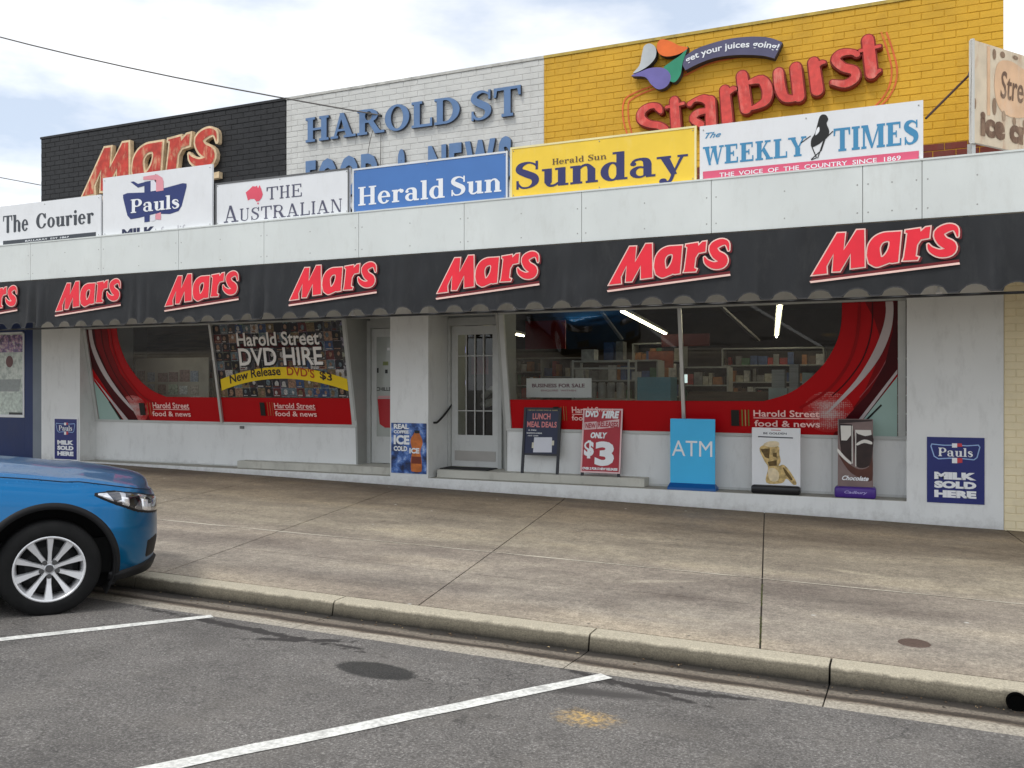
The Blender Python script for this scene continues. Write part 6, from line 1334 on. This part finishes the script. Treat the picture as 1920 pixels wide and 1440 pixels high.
# rear end cap
V = [body(ss[-1], t) for t in ts]; V2 = [Vector((v.x, -v.y, v.z)) for v in V]; n = len(V); mb.add([Vector((v.x-.12*math.sin(math.pi*i/n), v.y, v.z)) for i, v in enumerate(V)]+[Vector((v.x-.12*math.sin(math.pi*i/n), v.y, v.z)) for i, v in enumerate(V2)], [(i, i+1, n+i+1, n+i) for i in range(n-1)])
body_o = mb.local('body', paint, car, True)
# cabin: roof and pillars over dark glass
secs = [(-.78, 1.02, 1.03, .74, .70), (-1.0, 1.02, 1.20, .76, .69), (-1.35, 1.03, 1.42, .78, .66), (-1.7, 1.03, 1.57, .80, .62), (-2.2, 1.04, 1.62, .80, .60), (-2.8, 1.04, 1.60, .79, .58), (-3.15, 1.03, 1.52, .77, .56), (-3.4, 1.02, 1.28, .75, .62), (-3.5, 1.0, 1.02, .74, .70)]
V = []; F = []
for x, z0_, z1, w0, w1 in secs: V += [Vector(p_) for p_ in [(x, w0+.05, z0_-.03), (x, w0, z0_+.02), (x, w1+.02, z1-.06 if z1-z0_ > .15 else z1-.005), (x, w1-.06, z1), (x, 0, z1+.025), (x, -w1+.06, z1), (x, -w1-.02, z1-.06 if z1-z0_ > .15 else z1-.005), (x, -w0, z0_+.02), (x, -w0-.05, z0_-.03)]]
for i in range(len(secs)-1):
    for k_ in range(8): F.append((i*9+k_, (i+1)*9+k_, (i+1)*9+k_+1, i*9+k_+1))
mi_c = []
for i in range(len(secs)-1):
    for k_ in range(8): mi_c.append(1 if (k_ in (1, 6) and 0 < i < 7) or (i < 3 and k_ in (2, 3, 4, 5)) else 0)
local('cabin', V, F, [paint, glassd], car, True, mi_c)
mb = MB().tube([(-.72, -.6, 1.06), (-.80, -.05, 1.10)], .012, 6).tube([(-.72, .1, 1.09), (-.80, .62, 1.06)], .012, 6).box(-.76, -.62, -.7, .7, 1.035, 1.062); mb.local('wiper', blk, car)
MB().box(-1.15, -.98, -1.05, -.82, 1.04, 1.17, bev=.03).local('mirror', paint, car, True); MB().box(-1.15, -.98, .82, 1.05, 1.04, 1.17, bev=.03).local('mirror', paint, car, True)
def surf_at(x, z):                               # point on the right-hand flank at given x, z
    lo, hi = 0, 2
    if x >= .08:
        lo, hi = 0, 1
        for _ in range(30):
            m2 = (lo+hi)/2
            if planpt(m2)[0] > x: lo = m2
            else: hi = m2
        s = lo
    else: s = 1+(.08-x)/(.08-XB_)
    lo, hi = 0, 1
    for _ in range(30):
        m2 = (lo+hi)/2
        if body(s, m2).z < z: lo = m2
        else: hi = m2
    p = body(s, lo); q2 = body(min(s+.01, 2), lo); t_ = (q2-p); r_ = body(s, min(1, lo+.02))-body(s, max(0, lo-.02)); nn2 = t_.cross(r_); nn2.normalize()
    if nn2.y < 0 or (abs(nn2.y) < .1 and nn2.x < 0): nn2 = -nn2
    return p, nn2
def patch(name, x0, x1, top, bot, m, off=.006, n=16, k=6, sides=(-1, 1), rim=True):
    for sg_ in sides:
        V = []; F = []
        for i in range(n+1):
            x = x0+(x1-x0)*i/n; a_, b2 = bot(i/n), top(i/n)
            for j in range(k+1):
                p, nn2 = surf_at(x, a_+(b2-a_)*j/k); d_ = off*(1 if 0 < i < n and 0 < j < k else -.5); p = p+nn2*d_; V.append((p.x, p.y*sg_, p.z))
        for i in range(n):
            for j in range(k): f = (i*(k+1)+j, (i+1)*(k+1)+j, (i+1)*(k+1)+j+1, i*(k+1)+j+1); F.append(f if sg_ > 0 else f[::-1])
        local(name, V, F, m, car, True)
def lerp_(P_): 
    def f(t):
        for (a_, z1), (b_, z2) in zip(P_[:-1], P_[1:]):
            if t <= b_+1e-9: return z1+(z2-z1)*(t-a_)/(b_-a_)
        return P_[-1][1]
    return f
hl = bpy.data.materials.new('headlight_lens'); hl.use_nodes = True; N = hl.node_tree.nodes; L = hl.node_tree.links; b = N['Principled BSDF']; b.inputs['Roughness'].default_value = .08; b.inputs['Coat Weight'].default_value = 1; b.inputs['Coat Roughness'].default_value = .02; b.inputs['Metallic'].default_value = .6
tc_ = N.new('ShaderNodeTexCoord'); vo = N.new('ShaderNodeTexVoronoi'); vo.inputs['Scale'].default_value = 13; L.new(tc_.outputs['Object'], vo.inputs[0]); g = N.new('ShaderNodeNewGeometry')
L.new(ramp(vo.outputs['Color'], [(.2, (.02, .02, .025)), (.45, (.12, .12, .13)), (.65, (.42, .42, .44)), (.85, (.85, .85, .88))]), b.inputs['Base Color'])
patch('headlight', .29, .795, lerp_([(0, .848), (.3, .862), (.65, .835), (1, .775)]), lerp_([(0, .842), (.3, .765), (.6, .695), (1, .645)]), hl, .010, 20)
patch('headlight_bezel', .275, .799, lerp_([(0, .855), (.3, .872), (.65, .846), (1, .786)]), lerp_([(0, .832), (.3, .753), (.6, .683), (1, .630)]), blk, .004, 20)
patch('lamp_reflector', .46, .53, lerp_([(0, .825), (1, .81)]), lerp_([(0, .77), (1, .735)]), mat('reflector_white', (.9, .9, .92), .15, metal=.6), .018, 6)
patch('lamp_reflector', .61, .67, lerp_([(0, .80), (1, .785)]), lerp_([(0, .70), (1, .685)]), _mc['reflector_white'], .018, 6)
patch('fog_lamp_recess', .66, .77, lerp_([(0, .47), (1, .50)]), lerp_([(0, .33), (1, .33)]), blk, .004, 8)
patch('lower_bumper', .40, .797, lerp_([(0, .27), (1, .33)]), lerp_([(0, .205), (1, .225)]), blk, .022, 16)
for sg_ in (-1, 1): 
    V = [];  
    for x in [ -.46-.04*i for i in range(42)]:
        for z in (.20, .24, .30): p, nn2 = surf_at(x, z); p = p+nn2*.010; V.append((p.x, p.y*sg_, p.z))
    local('sill_cladding', V, [((i*3+j), (i*3+3+j), (i*3+4+j), (i*3+1+j)) if sg_ > 0 else ((i*3+1+j), (i*3+4+j), (i*3+3+j), (i*3+j)) for i in range(41) for j in range(2)], blk, car)
# wheel arch trims, liners, wheels
for cx_ in (0, -WB):
    for sg_ in (-1, 1):
        V = []; n = 40
        for i in range(n+1):
            a_ = R(-22+224*i/n); c_, s_ = math.cos(a_), math.sin(a_)
            for rr_, oo in ((AR-.012, -.05), (AR-.008, .014), (AR+.034, .012), (AR+.040, -.012)):
                x, z = cx_+c_*rr_, max(.18, WR+s_*rr_); p, nn2 = surf_at(min(x, .78), z); V.append((x, (p.y+oo)*sg_, z))
        F = [(i*4+j, i*4+j+1, i*4+5+j, i*4+4+j) for i in range(n) for j in range(3)]
        local('arch_trim', V, F if sg_ < 0 else [f[::-1] for f in F], blk, car, True)
        V = []; 
        for i in range(n+1):
            a_ = R(-30+240*i/n)
            for yy in (.86, .55): V.append((cx_+math.cos(a_)*(AR+.0), yy*sg_, WR+math.sin(a_)*AR))
        F = [(i*2, i*2+1, i*2+3, i*2+2) for i in range(n)]; V.append((cx_, .55*sg_, WR)); F += [(2*i+1, 2*i+3, len(V)-1) for i in range(n)]
        local('arch_liner', V, F, mat('liner', (.008, .008, .008), .9), car)
        w_ = empty('wheel'); w_.parent = car; w_.location = (cx_, .77*sg_, WR); 
        if sg_ > 0: w_.rotation_euler = (0, 0, math.pi)
        # outer face towards local -Y
        MB().lathe([(.222, .10), (.235, .11), (.30, .112), (.327, .095), (.335, .06), (.335, -.06), (.327, -.092), (.30, -.108), (.262, -.113), (.235, -.110), (.224, -.100), (.222, -.08)], (0, 0, 0), 'Y', 56).local('tyre', rub, w_, True)
        MB().lathe([(.231, -.106), (.226, -.110), (.217, -.108), (.214, -.09), (.205, -.07), (.200, .08), (.222, .10)], (0, 0, 0), 'Y', 56).lathe([(0, -.080), (.05, -.078), (.056, -.06), (.05, -.03)], (0, 0, 0), 'Y', 24).local('rim', alloy, w_, True)
        for q2 in range(10):
            a_ = R(90+36*q2); wide = q2 % 2 == 1; c_, s_ = math.cos(a_), math.sin(a_); T_ = Vector((-s_, 0, c_)); Rd = Vector((c_, 0, s_))
            w0_, w1_ = (.017, .031) if wide else (.014, .025)
            pts = []
            for rr_, ww, yo in ((.035, w0_, -.080), (.11, w0_, -.086), (.215, w1_, -.100)):
                for sgn in (-1, 1): pts.append(Rd*rr_+T_*sgn*ww*.78+Vector((0, yo, 0)))
                for sgn in (-1, 1): pts.append(Rd*rr_+T_*sgn*ww+Vector((0, yo+.035, 0)))
            F = []
            for i in range(2): b0 = i*4; F += [(b0, b0+1, b0+5, b0+4), (b0+2, b0, b0+4, b0+6), (b0+1, b0+3, b0+7, b0+5), (b0+3, b0+2, b0+6, b0+7)]
            local('spoke', pts, F, alloy, w_)
        for q2 in range(5): a_ = R(54+72*q2); MB().lathe([(0, -.092), (.009, -.092), (.011, -.075)], (math.cos(a_)*.052, 0, math.sin(a_)*.052), 'Y', 8).lathe([(.0, -.0885), (.017, -.0885), (.017, -.07)], (math.cos(a_)*.052, 0, math.sin(a_)*.052), 'Y', 12).local('wheel_nut', mat('nut_dark', (.10, .10, .10), .4, metal=.5), w_)
        MB().lathe([(0, -.0895), (.024, -.0895), (.027, -.080)], (0, 0, 0), 'Y', 20).local('hub_cap', mat('hub_dark', (.12, .12, .125), .3, metal=.6), w_)
        MB().lathe([(0, -.02), (.15, -.02), (.15, 0), (.19, .02), (.2, .05), (0, .06)], (0, 0, 0), 'Y', 32).local('brake_disc', mat('brake_dark', (.02, .02, .02), .6, metal=.3), w_)
MB().box(-3.3, .55, -.62, .62, .24, .5).local('underbody', mat('underbody', (.01, .01, .01), .8), car)
MB().box(-.475, -.462, -.85, -.65, .09, .5).local('mud_flap', mat('flap', (.012, .012, .012), .8), car)
# shut line between wing and bonnet
ps = []
for s in ss:
    if .12 < s and planpt(s)[0] > -.7: p = body(s, .965); ps.append(Vector((p.x, -p.y, p.z+.001)))
MB().tube(ps, .0035, 5).local('bonnet_gap', mat('gap_dark', (.005, .01, .02), .6), car)
# place: right front wheel on its surveyed contact point, heading to the kerb
con = ground_hit(89, 1150, rz); HD = R(90-36); hv = Vector((math.cos(HD), math.sin(HD), 0)); rt = Vector((hv.y, -hv.x, 0))
org = con - rt*.80
gz0 = rz(org.x, org.y); back = org-hv*WB; pitch = math.atan2(rz(back.x, back.y)-gz0, WB)
car.location = (org.x, org.y, gz0-.004); car.rotation_mode = 'XYZ'
car.rotation_euler = (0, pitch, HD)
